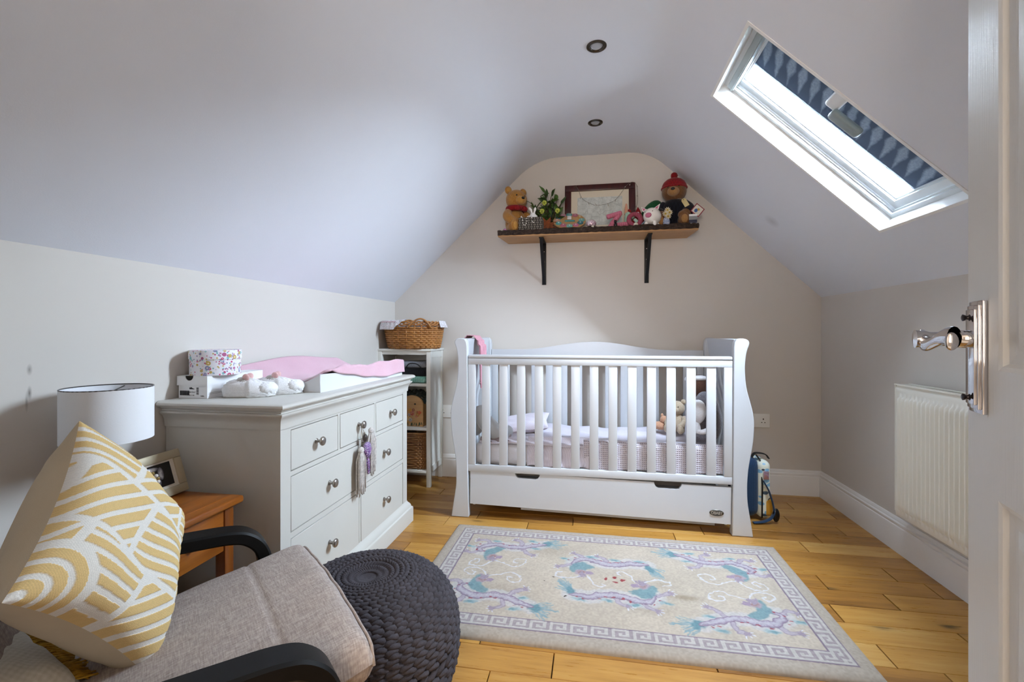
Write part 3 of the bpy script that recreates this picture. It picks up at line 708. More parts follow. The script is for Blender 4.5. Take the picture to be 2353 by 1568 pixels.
# fluffy slippers
M_flf = fur('white_fleece', '#eceaea', '#fdfcfc', 220, .25)
M_pkf = fur('pink_plush', '#dda8a8', '#f0cbc8', 200, .3); M_gyf = fur('grey_speckle_plush', '#b9b4ae', '#dedad6', 200, .9)
def slipper(loc, rz, lab):
    s = thing('slipper', lab, 'slipper', loc, rz, 'fluffy slippers on the chest')
    def rough_(p): return tuple(c * (1 + .06 * wrinkle(p[0] * 14, p[1] * 14 + p[2] * 18)) for c in p)
    def fn(p):
        x, y, z = p; z = max(z, -.018) + .018; return (x, y * (1 + .25 * (x > 0)), z * (1.15 - x * 2.2 if x > 0 else 1.15 + min(0, .0) + -x * 1.6))
    MB().ell((0, 0, .0), (.085, .04, .036), 60, 34, fn=lambda p: fn(rough_(p))).build('upper', M_flf, s, smooth=180)
    MB().ell((.055, 0, .028), (.036, .042, .023), 44, 26, fn=rough_).build('toe_trim', M_flf, s, smooth=180)
    MB().ell((-.015, 0, .048), (.03, .025, .022), 24, 14, fn=rough_).build('plush_face', M_gyf, s, smooth=180)
    for k in (-1, 1): MB().ell((-.005, k * .018, .068), (.012, .006, .014), 14, 10, rot=(k * -25, 30, 0)).build('ear', M_pkf, s, smooth=180)
    MB().ell((0, 0, .003), (.088, .04, .004), 28, 6).build('sole', mat('slipper_sole', '#d7d2cc', .8), s, smooth=180)
slipper((-1.175, 1.425, ZT), 22, 'white fluffy toddler slipper with pink ears beside the shoe box')
slipper((-1.13, 1.512, ZT), 24, 'white fluffy slipper half hidden behind its pair, nearer the changing mat')
# changing mat with pink towel
M_vin = mat('white_vinyl', '#dcdee2', .3, bump=.25, bs=9)
cm = thing('changing_mat', 'white vinyl changing mat with raised edges on the chest', 'changing mat', (-1.18, 1.94, ZT))
def matz(x, e): return .02 + .055 * (abs(x) / .19) ** 2.2
m = MB()
nu, nv = 24, 30; w = nu + 1
for jj in range(nv + 1):
    for ii in range(nu + 1):
        a = 2 * ii / nu - 1; y = -.38 + .74 * jj / nv
        e = min(1, (1 - abs(a)) * 12) ; ey = min(1, min(jj, nv - jj) / 1.5)
        m.v.append((a * .19, y, max(.004, matz(a * .19, 0) * (.88 + .12 * min(e, ey)) + .003 * wrinkle(a * .3, y * .6))))
n_ = len(m.v)
m.v += [(x, y, 0.0) for x, y, z in m.v]
for jj in range(nv):
    for ii in range(nu):
        q = (jj * w + ii, jj * w + ii + 1, (jj + 1) * w + ii + 1, (jj + 1) * w + ii); m.f += [q, tuple(k + n_ for k in reversed(q))]
rim = [i for i in range(nu)] + [j * w + nu for j in range(nv)] + [nv * w + i for i in range(nu, 0, -1)] + [j * w for j in range(nv, 0, -1)]
for k in range(len(rim)): a, b = rim[k], rim[(k + 1) % len(rim)]; m.f.append((b, a, a + n_, b + n_))
mo = m.build('mat_body', M_vin, cm, smooth=50)
for sy in (-.38, .36): MB().tube([(-.19, sy, .004), (-.188, sy, .07), (-.10, sy, .032), (0, sy, .021), (.10, sy, .032), (.188, sy, .07), (.19, sy, .004)], .0016, 6).build('piping', M_vin, mo)
t = NT('pink_towelling'); v = t.coord('Object'); n1 = t.noise(v, 420, 3, .7); n2 = t.noise(v, 5, 3)
t.col(t.ramp(t.math('ADD', t.math('MULTIPLY', n1, .6), t.math('MULTIPLY', n2, .4)), [(.3, '#dcabbc'), (.7, '#f0c6d4')])); t.set(Roughness=1); t.b.inputs['Sheen Weight'].default_value = .4; t.bump(n1, .8, .003); M_tow = t.m
def towel(u, v):
    hang = .085 * min(1, max(0, (v - .04) / .55)) ** .8
    xr = .192 + hang if v > .04 else .192 - 1.6 * (.04 - v)
    x = -.195 + (xr + .195) * u
    y = (-.405 + .035 * u) * (1 - v) + .375 * v
    z = matz(min(abs(x), .19), 0) + .010 + .005 * wrinkle(x * .9, y * .7) * (u > .02)
    over = x - .192
    if over > 0: x = .198 + .06 * over + .003 * math.sin(v * 30); z = max(.012, z - over * .8)
    if y < -.376: z = max(.008, z - (-.376 - y) * 1.5)
    if x < -.08: z += .03 * (-.08 - x) / .115 * math.exp(-((v - .5) / .35) ** 2)
    if over <= 0: z += .016 * math.exp(-((v - .22) / .06) ** 2) * math.exp(-((u - .8) / .3) ** 2)
    return (x, y, z)
o = MB().sheet(towel, 60, 90, .007).build('towel', M_tow, None, (-1.18, 1.94, ZT), smooth=180); tag(o, 'pink towelling draped over the white changing mat', 'towel')
# hanging tassel ornament on the middle top knob
TS = 1.0
tz = thing('tassel_ornament', 'grey yarn tassels with a purple floral fabric heart hung from drawer knob', 'ornament', (XL + .004 + FX + .014, 1.803, .612))
M_yarn = mat('grey_white_yarn', '#c9c3bf', .95, var=.25, vs=120, bump=.8, bs=400)
M_cord = mat('linen_cord', '#a3998d', .9)
m = MB(); m.tube([(0, 0, .0), (.004, -.012, -.04), (.008, -.02, -.075)], .0012, 6); m.tube([(0, .0, .0), (.005, .012, -.03), (.008, .03, -.05)], .0012, 6); m.tube([(.0, -.004, 0), (.006, .0, -.06)], .0012, 6); m.build('cord', M_cord, tz)
def tassel(cx, cy, cz, n, L_, sp_, nm, tw):
    top = MB(); top.ell((cx, cy, cz), (.012, .015, .014), 16, 10); top.build('tassel_knot', M_yarn, tz, smooth=180)
    m = MB()
    for i in range(n):
        a = hsh(i, tw) * 6.28; r = math.sqrt(hsh(i, tw + 1)) * sp_; l_ = L_ * (.85 + .3 * hsh(i, tw + 2))
        pts = []
        for k in range(9):
            q = k / 8; rr = r * min(1, q * 3 + .25); tw_ = .0012 * math.sin(q * 50 + i)
            pts.append((max(.0, cx + math.cos(a) * rr * .6 + tw_), cy + math.sin(a) * rr + tw_, cz - q * l_))
        m.tube(pts, .0024, 5)
    m.build('tassel_strands', M_yarn, tz, smooth=180)['kind'] = 'stuff'
tassel(.014, -.03, -.095, 60, .165, .026, 't', 1); tassel(.018, .05, -.03, 60, .165, .03, 't', 5)
M_pur = floral('purple_floral_cotton', '#6d4a86', ['#e9e2ee', '#7a9a8a', '#b06aa8', '#e3d3e6'], 130)
def heart(p):
    x, y, z = p; return (x, y * (1 - .35 * max(0, -z / .03)), z + .25 * abs(y))
MB().ell((.022, .005, -.105), (.015, .028, .036), 24, 16, fn=heart).build('fabric_heart', M_pur, tz, smooth=180)
MB().tube(bez([(.02, .008, -.125), (.022, .016, -.165), (.02, .024, -.205)], 5), [.011] * 6 + [.008] * 5, 10, flat=.6).build('fabric_strip', M_pur, tz, smooth=180)
MB().ell((.016, .0, -.05), (.01, .012, .016), 14, 10).build('dark_bead', mat('dark_bead', '#3b332f', .4), tz, smooth=180)
# ================================================================== NARROW SHELF UNIT AND BASKETS
M_unit = mat('chalk_white_paint', '#d9d7d0', .4, var=.03, kind='World')
su = thing('shelf_unit', 'narrow white open shelf unit in the far left corner', 'shelf unit', (-1.215, 2.985, 0))
hx_, hy_ = .168, .115
for sx in (-1, 1):
    for sy in (-1, 1):
        MB().rbox(sx * hx_ - .014, sx * hx_ + .014, sy * hy_ - .014, sy * hy_ + .014, 0, .885, .002).build('leg', M_unit, su)
    MB().box(sx * hx_ - .006, sx * hx_ + .006, -hy_ + .012, hy_ - .012, .10, .87).build('side_panel', M_unit, su, smooth=0)
    for za, zb_ in ((.09, .13), (.84, .885)): MB().box(sx * hx_ - .012, sx * hx_ + .012, -hy_ + .013, hy_ - .013, za, zb_).build('side_rail', M_unit, su, smooth=0)
MB().rbox(-.185, .19, -.135, .13, .885, .9, .003).build('top', M_unit, su)
for z in (.09, .368, .655): MB().rbox(-hx_ + .013, hx_ - .013, -hy_ - .012, hy_, z, z + .018, .002).build('shelf', M_unit, su)
MB().box(-hx_ + .012, hx_ - .012, -hy_ - .008, -hy_ + .008, .862, .885).build('top_rail', M_unit, su, smooth=0)
MB().box(-hx_, hx_, hy_, hy_ + .006, .09, .885).build('back_panel', M_unit, su, smooth=0)
def wicker(name, c1, c2):
    t = NT(name); v = t.coord('Object'); n = t.noise(v, 60, 3, .6); n2 = t.noise(v, 9, 2)
    t.col(t.ramp(t.math('ADD', t.math('MULTIPLY', n, .5), t.math('MULTIPLY', n2, .5)), [(.3, c1), (.7, c2)])); t.set(Roughness=.45); t.bump(n, .3, .001); return t.m
M_wic = wicker('honey_wicker', '#7b4a22', '#bf8546'); M_wic2 = wicker('brown_wicker', '#6b4426', '#a87746')
def superell(a, rx, ry, p):
    c, s_ = math.cos(a), math.sin(a); return (rx * abs(c) ** (2 / p) * (1 if c >= 0 else -1), ry * abs(s_) ** (2 / p) * (1 if s_ >= 0 else -1))
def weave(root, mt_, rx, ry, h, rows, stakes, p=2.4, flare=1.12, rr=.0045, nm='weave'):
    def at_(a, z, o=0):
        k = 1 + (flare - 1) * z / h; x, y = superell(a, rx * k, ry * k, p); L_ = math.hypot(x, y); return (x * (1 + o / L_), y * (1 + o / L_), z)
    N = stakes * 4
    m = MB()
    for r_ in range(rows):
        z = .006 + (h - .012) * (r_ + .5) / rows
        pts = [at_(2 * math.pi * k / N, z, rr * .9 * math.cos(math.pi * k / 2 + math.pi * r_) ) for k in range(N)]
        m.tube(pts, [rr * (.9 + .2 * hsh(r_, 3))] * N, 5, closed=True)
    m.build(nm, mt_, root, smooth=180)['kind'] = 'stuff'
    m = MB()
    for k in range(stakes):
        a = 2 * math.pi * (k + .5) / stakes * 1.0
        m.tube([at_(a, z, 0) for z in (0, h * .5, h)], rr * .8, 5)
    m.build('stakes', mt_, root, smooth=180)['kind'] = 'stuff'
    MB().lathe([(0, 0), (1, 0), (1, .006), (0, .006)], 40, None, rx, ry).build('base', mt_, root)
    return at_
wb_ = thing('wicker_basket', 'oval honey wicker basket with frilled floral lining on the shelf unit', 'basket', (-1.182, 2.955, .9))
at_ = weave(wb_, M_wic, .165, .125, .15, 11, 26, 2.4, 1.16, .0068)
m = MB()
N = 120
for s_ in (0, 1, 2):
    pts = []
    for k in range(N * 1):
        a = 2 * math.pi * k / N; q = a * 11 + s_ * 2.09
        x, y, z = at_(a, .15, .006 * math.cos(q) + .002); pts.append((x, y, .165 + .012 * math.sin(q)))
    m.tube(pts, .0055, 6, closed=True)
m.build('rim', M_wic, wb_, smooth=180)
for a0 in (-1.15, 2.0):
    m = MB()
    for off in (-.006, .006):
        pts = [at_(a0 + (i / 14 - .5) * .75, .15, .012 + off) for i in range(15)]
        pts = [(x, y, .135 + .06 * math.sin(math.pi * i / 14) ** .8) for i, (x, y, z) in enumerate(pts)]
        m.tube(pts, .0055, 6)
    m.build('handle', M_wic, wb_, smooth=180)
M_fri = floral('frill_floral_cotton', '#dedde0', ['#9c9aa6', '#b58a96', '#8d97a3'], 150)
m = MB()
def frill(u, v):
    a = -4.3 + u * 2.75 ; x, y, z = at_(a, .15, .010 + .022 * math.sin(v * 1.6))
    f = math.sin(u * 110) * .006 * v; L_ = math.hypot(x, y)
    amp = min(1, min(u, 1 - u) * 9)
    return (max(x * (1 + f / L_), -.206), y * (1 + f / L_), .186 - .06 * v ** 1.3 * amp + .012 * (1 - v) * math.sin(math.pi * v))
m.sheet(frill, 300, 10, .0015); lin_ = m.build('lining_frill', M_fri, wb_, smooth=180)
def frill2(u, v):
    a = -.35 + u * 1.0; x, y, z = at_(a, .15, .012 + .014 * v); f = math.sin(u * 60) * .005 * v; L_ = math.hypot(x, y)
    return (x * (1 + f / L_), y * (1 + f / L_), .185 - .045 * v)
MB().sheet(frill2, 100, 8, .0015).build('lining_frill', M_fri, wb_, smooth=180)
MB().tube([(x, y, .176) for x, y, z in [at_(-3.9 + 2.2 * i / 60, .15, .026) for i in range(61)]], .0022, 6).build('pink_piping', M_pk, wb_, smooth=180)
m = MB(); m.ell((0, 0, .145), (.16, .115, .03), 28, 10); m.build('lining', M_fri, wb_, smooth=180)
# lower drawer basket
lb = thing('drawer_basket', 'square brown wicker basket on the lowest shelf of the narrow unit', 'basket', (-1.215, 2.975, .108))
at2 = weave(lb, M_wic2, .138, .10, .232, 19, 26, 7, 1.02, .0056)
MB().tube([(x, y, .234) for x, y, z in [at2(2 * math.pi * k / 96, .232, .002) for k in range(96)]], .007, 8, closed=True).build('rim', M_wic2, lb, smooth=180)
# arched wooden box with printed flowers
ab = thing('arched_box', 'arched wooden toy case printed with flowers and a bee on the middle shelf', 'toy case', (-1.175, 2.965, .386))
arch = [(-.078, 0), (.078, 0)] + [(.078 * math.cos(a), .145 + .06 * math.sin(a)) for a in [math.pi * i / 20 for i in range(21)]]
M_pw = wood('pale_plywood', '#a97f50', '#c79c68', .5)
MB().prism(arch, 'y', -.07, .07).build('case', M_pw, ab, smooth=30)
MB().prism([(x * .96, z * .98 + .002) for x, z in arch], 'y', -.0715, -.07).build('front', M_pw, ab, smooth=0)
M_bee = mat('bee_print', '#2a221b', .7)
MB().ell((.022, -.0718, .148), (.007, .0008, .0055), 12, 6).build('bee_print', M_bee, ab)
pc = ['#b5502f', '#c98a3a', '#9aa0a8', '#b7695f', '#d6b27e', '#8b4a3a', '#a8722e']
for i in range(16):
    x = -.06 + .12 * hsh(i, 9); z = .025 + .085 * hsh(i, 11)
    m = MB(); rr = .005 + .006 * hsh(i, 12)
    for k in range(5): m.ell((x + rr * math.cos(k * 1.256), -.0717, z + rr * math.sin(k * 1.256)), (rr * .6, .0006, rr * .6), 8, 4)
    m.build('flower_print', mat('flower_print_%s' % pc[i % 7], pc[i % 7], .7), ab)['kind'] = 'stuff'
for i in range(18):
    x = -.07 + .14 * hsh(i, 19)
    m = MB(); m.ell((x, -.0717, .012 + .012 * hsh(i, 20)), (.003, .0006, .012), 8, 4, rot=(0, 40 * (hsh(i, 21) - .5), 0)); m.build('leaf_print', mat('leaf_print', '#3f4a35', .7), ab)['kind'] = 'stuff'
o = MB().sheet(lambda u, v: (-.13 + .26 * u, -.08 + .17 * v, .21 + .02 * wrinkle(u, v) - .05 * abs(2 * u - 1) ** 3), 30, 20, .004).build('dark_garment', cloth('dark_teal_cloth', '#1d2a2c', '#33403d', 500, 500, .3), None, (-1.215, 2.985, .386), smooth=180)
tag(o, 'dark teal garment stuffed over the arched wooden case', 'garment')
# top compartment
for k, (nm, lab, c1, c2, z0, h_, w_) in enumerate((('packet', 'green and white nappy packet on the upper shelf', '#3f8f7c', '#a9d0c4', .0, .045, .28), ('folded_garment', 'folded black garment on the nappy packet', '#121214', '#222226', .045, .055, .29), ('folded_garment', 'folded grey cloth at the top of the upper shelf', '#6d7078', '#8d9098', .10, .04, .27))):
    m = MB(); m.rbox(-w_ / 2, w_ / 2, -.105, .085, z0, z0 + h_, .018, 4)
    m.v = [(x + .006 * wrinkle(y, z, 3), y + .008 * wrinkle(x, z), z + .004 * wrinkle(x, y, 1.4) * (1 if z > z0 + h_ * .6 else 0)) for x, y, z in m.v]
    o = m.build(nm, cloth('compartment_cloth_%d' % k, c1, c2, 500, 500, .3, big=26), None, (-1.215, 2.985, .674), smooth=180); tag(o, lab, 'packet' if k == 0 else 'garment')
o = MB().tube(bez([(-.05, 0, 0), (-.02, -.01, .03), (.03, -.01, .028), (.06, 0, 0)], 6), .004, 8).build('bag_strap', mat('black_strap', '#101012', .6), None, (-1.16, 2.875, .773), smooth=180); tag(o, 'black strap loop lying on the folded black garment', 'strap')

# ================================================================== WALL SHELF AND WHAT STANDS ON IT
ws = thing('wall_shelf', 'live-edge wooden wall shelf on two black brackets above the cot', 'shelf', (.015, YB, 1.615))
M_shf = wood('oiled_shelf_wood', '#9c6f44', '#c0925f', .45, (3, 30, 30))
t = NT('dark_bark'); v = t.coord('Object'); n = t.noise(v, 70, 5, .7); t.col(t.ramp(n, [(.3, '#17110e'), (.55, '#3a2a21'), (.8, '#63513f')])); t.set(Roughness=.95); t.bump(n, 1, .006); M_bark = t.m
fe = [(-.605 + 1.21 * i / 60) for i in range(61)]
MB().prism([(-.58, 0), (.585, 0), (.605, -.245)] + [(x, -.245) for x in reversed(fe)] + [(-.605, -.245)], 'z', 0, .022).build('board', M_shf, ws, smooth=0)
m = MB()
def barkf(u, w):
    x = -.606 + 1.212 * u; y = -.243 - .007 * math.sin(w * math.pi) - .004 * wrinkle(x * 2, w * .1, 2) * math.sin(w * math.pi)
    return (x, y + (.03 if w >= 1 else 0), .012 + .026 * w + .003 * wrinkle(x * 3, 0, 2) * (w > .5))
m.sheet(lambda u, w: barkf(u, w), 160, 8, -.006); m.build('bark_edge', M_bark, ws, smooth=180)
MB().box(-.59, .59, -.225, -.002, .022, .034).build('top_face', M_bark, ws, smooth=0)
M_blk = mat('black_steel', '#101114', .45, .3)
for bx in (-.335, .335):
    m = MB(); m.rbox(bx - .014, bx + .014, -.006, 0, -.285, 0, .002); br = m.build('bracket', M_blk, ws)
    MB().rbox(bx - .014, bx + .014, -.20, 0, -.006, 0, .002).build('bracket_arm', M_blk, br)
    MB().band([(bx, -.195, -.004), (bx, -.18, -.03), (bx, -.012, -.265), (bx, -.004, -.28)], .020, .008, (1, 0, 0)).build('bracket_strut', M_blk, br, smooth=30)
    for z in (-.06, -.13, -.21): MB().ell((bx, -.0065, z), (.004, .002, .004), 10, 6).build('screw', M_chr, br)
SZ = 1.649                                              # shelf top
def teddy(root, h, f1, f2, dark, pose=0, ears=1):
    """a plain jointed soft bear sitting, facing -y"""
    def q(*a): return tuple(x * h for x in a)
    MB().ell(q(0, .0, .27), q(.215, .185, .27), 28, 18, fn=lambda p: (p.x * (1 - .25 * p.z / (h * .27) * .6), p.y * (1 - .15 * p.z / (h * .27)), p.z)).build('body', f1, root, smooth=180)
    hd_ = MB().ell(q(0, -.02, .70), q(.215, .195, .20), 28, 18).build('head', f1, root, smooth=180)
    MB().ell(q(0, -.185, .655), q(.105, .10, .085), 22, 14).build('muzzle', f2, hd_, smooth=180)
    MB().ell(q(0, -.285, .68), q(.036, .02, .026), 14, 10).build('nose', dark, hd_, smooth=180)
    for s_ in (-1, 1):
        MB().ell(q(s_ * .085, -.185, .745), q(.018, .012, .022), 12, 8).build('eye', dark, hd_, smooth=180)
        if ears:
            e = MB().ell(q(s_ * .165, .01, .88), q(.075, .038, .078), 18, 12).build('ear', f1, hd_, smooth=180)
            MB().ell(q(s_ * .165, -.022, .88), q(.05, .018, .052), 14, 10).build('inner_ear', f2, e, smooth=180)
        MB().tube([q(*p) for p in bez([(s_ * .18, -.02, .44), (s_ * .25, -.10, .34), (s_ * .21, -.21, .24), (s_ * .16, -.26, .21)], 6)], [h * (.075 + .015 * math.sin(i / 18 * 3.1)) for i in range(19)], 14).build('arm', f1, root, smooth=180)
        MB().ell(q(s_ * .16, -.265, .205), q(.078, .078, .078), 16, 12).build('paw', f1, root, smooth=180)
        MB().tube([q(*p) for p in bez([(s_ * .13, -.04, .12), (s_ * .17, -.16, .115), (s_ * .19, -.28, .105)], 6)], [h * .10] * 13, 14).build('leg', f1, root, smooth=180)
        ft = MB().ell(q(s_ * .195, -.31, .125), q(.09, .06, .12), 18, 14).build('foot', f1, root, smooth=180)
        MB().ell(q(s_ * .2, -.358, .12), q(.055, .02, .075), 14, 10).build('foot_pad', f2, ft, smooth=180)
F_gold = fur('golden_plush', '#8f5a1c', '#c08a3e', 120, .7); F_gold2 = fur('pale_gold_plush', '#a8742c', '#cd9a4e', 120, .6)
M_nose = mat('black_plastic', '#0d0b0c', .25)
b1 = thing('golden_teddy', 'golden plush bear with a red neck ribbon seated at the shelf\'s left end', 'teddy bear', (-.497, 3.02, SZ), 38)
teddy(b1, .335, F_gold, F_gold2, M_nose)
M_red = cloth('red_knit', '#6e0f16', '#9a1a20', 400, 400, .6)
MB().tube([(.058 * math.cos(a) * 1.05, .052 * math.sin(a) - .005, .172) for a in [2 * math.pi * i / 28 for i in range(28)]], .014, 12, closed=True, flat=1.3).build('ribbon', M_red, b1, smooth=180)
for s_ in (-1, 1): MB().ell((s_ * .026, -.068, .168), (.024, .009, .017), 18, 12, rot=(0, s_ * 14, 0)).build('bow_loop', M_red, b1, smooth=180)
MB().ell((0, -.074, .168), (.009, .009, .01), 14, 10).build('bow_knot', M_red, b1, smooth=180)
# woven box with rabbit and beads
wx = thing('woven_box', 'small grey woven box with dark rim near the shelf\'s left end', 'box', (-.383, 2.925, SZ))
M_sea = mat('seagrass_grey', '#857d72', .8, var=.2, vs=150); M_dk = mat('dark_basket', '#3b3630', .85)
MB().box(-.074, .074, -.05, .05, 0, .083).build('shell', M_dk, wx, smooth=0)
m = MB()
for i in range(8):
    for j in range(6):
        x = -.066 + i * .0188; z = .008 + j * .0135
        if (i + j) % 2: m.rbox(x - .0085, x + .0085, -.0525, -.0495, z - .0028, z + .0028, .0012, 1)
        else: m.rbox(x - .003, x + .003, -.0535, -.0495, z - .0062, z + .0062, .0012, 1)
for j in range(6):
    for i in range(5):
        y = -.04 + i * .02; z = .008 + j * .0135; m.rbox(.0735, .0765, y - .008, y + .008, z - .003, z + .003, .0012, 1)
m.build('weave', M_sea, wx, smooth=0)['kind'] = 'stuff'
M_cer = mat('white_ceramic', '#f3f1ee', .12)
rb = thing('rabbit_ornament', 'white ceramic rabbit ornament peeping out of the woven box', 'ornament', (-.372, 2.925, SZ + .083))
MB().ell((0, 0, .012), (.03, .025, .02), 20, 12).build('body', M_cer, rb, smooth=180)
MB().ell((0, -.004, .022), (.02, .018, .018), 18, 12).build('head', M_cer, rb, smooth=180)
for s_ in (-1, 1): MB().tube(bez([(s_ * .006, 0, .03), (s_ * .012, 0, .055), (s_ * (.026 if s_ < 0 else .016), 0, .074)], 6), [.006] * 6 + [.0085] * 4 + [.006, .005, .003], 10).build('ear', M_cer, rb, smooth=180)
bs = thing('bead_string', 'string of small white beads draped over the woven box', 'beads', (-.415, 2.872, SZ + .085))
M_prl = mat('pearl', '#ece6df', .2)
path = bez([(-.03, .02, .0035), (-.022, .0, .004), (-.016, -.002, -.02), (-.012, -.003, -.045), (.0, -.003, -.052), (.01, -.003, -.035), (.012, -.002, -.01), (.018, .0, .004), (.03, .01, .0035), (.04, .0, .003), (.046, -.003, -.03), (.056, -.003, -.038)], 3)
for p_ in path[::2]: MB().ell(tuple(p_), .0036, 8, 6).build('bead', M_prl, bs, smooth=180)
# plant with green flowers
pl = thing('artificial_plant', 'artificial plant with dark green leaves and lime blossoms on the shelf', 'plant', (-.285, 3.05, SZ))
M_lf = mat('dark_green_leaf', '#2f4a1e', .5, var=.3, vs=40); M_lf2 = mat('mid_green_leaf', '#496b2c', .5, var=.3, vs=40); M_stm = mat('brown_stem', '#4a3626', .8)
MB().lathe([(.028, 0), (.033, .05), (.035, .055), (.03, .055), (.026, .01)], 20).build('pot', mat('brown_pot', '#4b382c', .7), pl)
rr_ = random.Random(5)
tips = [(-.115, -.03, .215), (-.09, -.04, .17), (-.05, -.02, .26), (-.015, -.03, .275), (.02, -.03, .25), (.06, -.02, .23), (.085, -.03, .20), (.05, -.05, .15), (-.02, -.05, .18), (-.05, -.055, .13), (.08, -.05, .12), (.02, -.06, .11), (.0, -.05, .21), (.04, -.03, .19)]
leaf = []
for li in range(2):
    m = MB(); m.grid(lambda u, v: ((u - .5) * .9 * math.sin(math.pi * min(.999, max(.001, v)) ** .8) * .55, v, .10 * (abs(u - .5) * 2) ** 1.5 * 0 + .12 * math.sin(v * 2.6) - .15 * abs(u - .5)), 4, 6)
    me = m.mesh('leaf', 180); me.materials.append((M_lf, M_lf2)[li]); leaf.append(me)
for i, tp in enumerate(tips):
    MB().tube(bez([(0, 0, .04), (tp[0] * .35, tp[1] * .5, tp[2] * .55), tp], 5), .0022, 5).build('stem', M_stm, pl, smooth=180)
    for k in range(5):
        q = .45 + .55 * k / 4; o = bpy.data.objects.new('leaf', leaf[(i + k) % 2]); COL.objects.link(o); o.parent = pl
        o.location = (tp[0] * q, tp[1] * q, .04 + (tp[2] - .04) * q); s_ = rr_.uniform(.048, .075); o.scale = (s_, s_, s_)
        o.rotation_euler = (R(rr_.uniform(0, 75)), R(rr_.uniform(-40, 40)), R(rr_.uniform(-120, 120)))
M_lim = mat('lime_blossom', '#b3bd4e', .6, var=.2, vs=60)
for (x, y, z) in ((-.02, -.065, .20), (-.035, -.07, .145), (.065, -.065, .145)):
    m = MB()
    for k in range(9):
        a = k * 2.4; m.ell((x + .009 * math.cos(a), y + .004 * math.sin(k), z + .010 * math.sin(a)), (.0075, .006, .0075), 10, 8)
    m.build('blossom', M_lim, pl, smooth=180)
MB().tube([(.025, -.075, .10), (.045, -.075, .19)], .0028, 6).build('plant_stake', M_blk, pl)
al = thing('autumn_leaf', 'orange-brown dried leaf lying behind the woven box', 'leaf', (-.27, 2.955, SZ))
def star(k, n=7): return [( (.085 if i % 2 == 0 else .042) * math.cos(math.pi * i / n) * 1.0, (.06 if i % 2 == 0 else .034) * math.sin(math.pi * i / n)) for i in range(n + 1 + 6)]
pts = [((.075 if i % 2 == 0 else .040) * math.cos(math.pi * (i - .5) / 9) , .005 + (.085 if i % 2 == 0 else .05) * math.sin(max(0, math.pi * (i - .5) / 9))) for i in range(11)]
MB().prism([(x - .02, z) for x, z in pts] + [(-.02, .0)], 'y', 0, .003, Matrix.Rotation(R(-18), 4, 'X') @ Matrix.Translation((0, 0, .03))).build('blade', mat('rust_leaf', '#7c3c12', .7, var=.35, vs=50), al, smooth=0)
MB().tube([(-.02, 0, .034), (-.02, 0, .0)], .002, 5).build('stalk', M_stm, al)
# framed drawing
pf = thing('picture_frame', 'mahogany-framed pencil drawing leaning on the wall above the shelf', 'picture', (.049, 3.062, SZ + .002), rot=(-7, 0, 0))
M_mah = wood('mahogany', '#2b0d0c', '#4a1715', .3, (20, 20, 4))
fw, fh, fb = .228, .338, .042
for a in ((-fw, fw, fh - fb, fh), (-fw, fw, 0, fb), (-fw, -fw + fb, fb, fh - fb), (fw - fb, fw, fb, fh - fb)):
    MB().rbox(a[0], a[1], -.010, .010, a[2], a[3], .004, 2).build('frame_bar', M_mah, pf)
MB().box(-fw + .03, fw - .03, .0, .004, .03, fh - .03).build('mount', mat('cream_mount', '#d9d0bd', .8), pf, smooth=0)
t = NT('pencil_drawing'); v = t.coord('Object', (1, 1, 1)); n = t.noise(v, 24, 5, .65); vo = t.n('ShaderNodeTexVoronoi', feature='DISTANCE_TO_EDGE'); vo.inputs['Scale'].default_value = 22; t.l(v, vo.inputs['Vector'])
ln = t.math('LESS_THAN', vo.outputs['Distance'], .02); t.col(t.mix(t.math('MULTIPLY', ln, .35), t.ramp(n, [(.35, '#b4bbb8'), (.6, '#d3d8d4')]), '#8a8f8e')); t.set(Roughness=.6)
MB().box(-.145, .145, -.0015, 0, .06, fh - fb - .045).build('drawing', t.m, pf, smooth=0)
M_wire = mat('lamp_wire', '#6e6457', .6)
fl = thing('string_lights', 'fine wire string of fairy lights hung across the framed drawing', 'fairy lights', (.049, 3.042, SZ))
wp = bez([(-.17, .045, .325), (-.145, .035, .315), (-.115, .015, .24), (-.075, .0, .205), (-.03, -.002, .185), (.03, -.002, .187), (.085, .0, .205), (.12, .015, .24), (.17, .03, .31), (.205, .04, .335), (.232, .02, .31), (.24, .015, .24), (.235, .0, .18), (.215, -.01, .14)], 6)
MB().tube(wp, .0011, 5).build('wire', M_wire, fl, smooth=180)
for k, i in enumerate(range(4, len(wp) - 2, 7)):
    p_ = wp[i]; e = p_ + Vector(((-1) ** k * .008, -.004, -.018 + .03 * (k % 3 == 0))); MB().tube([p_, e], .0012, 5).build('twig', M_wire, fl); MB().ell(tuple(e), .0026, 8, 6).build('bulb', M_prl, fl)
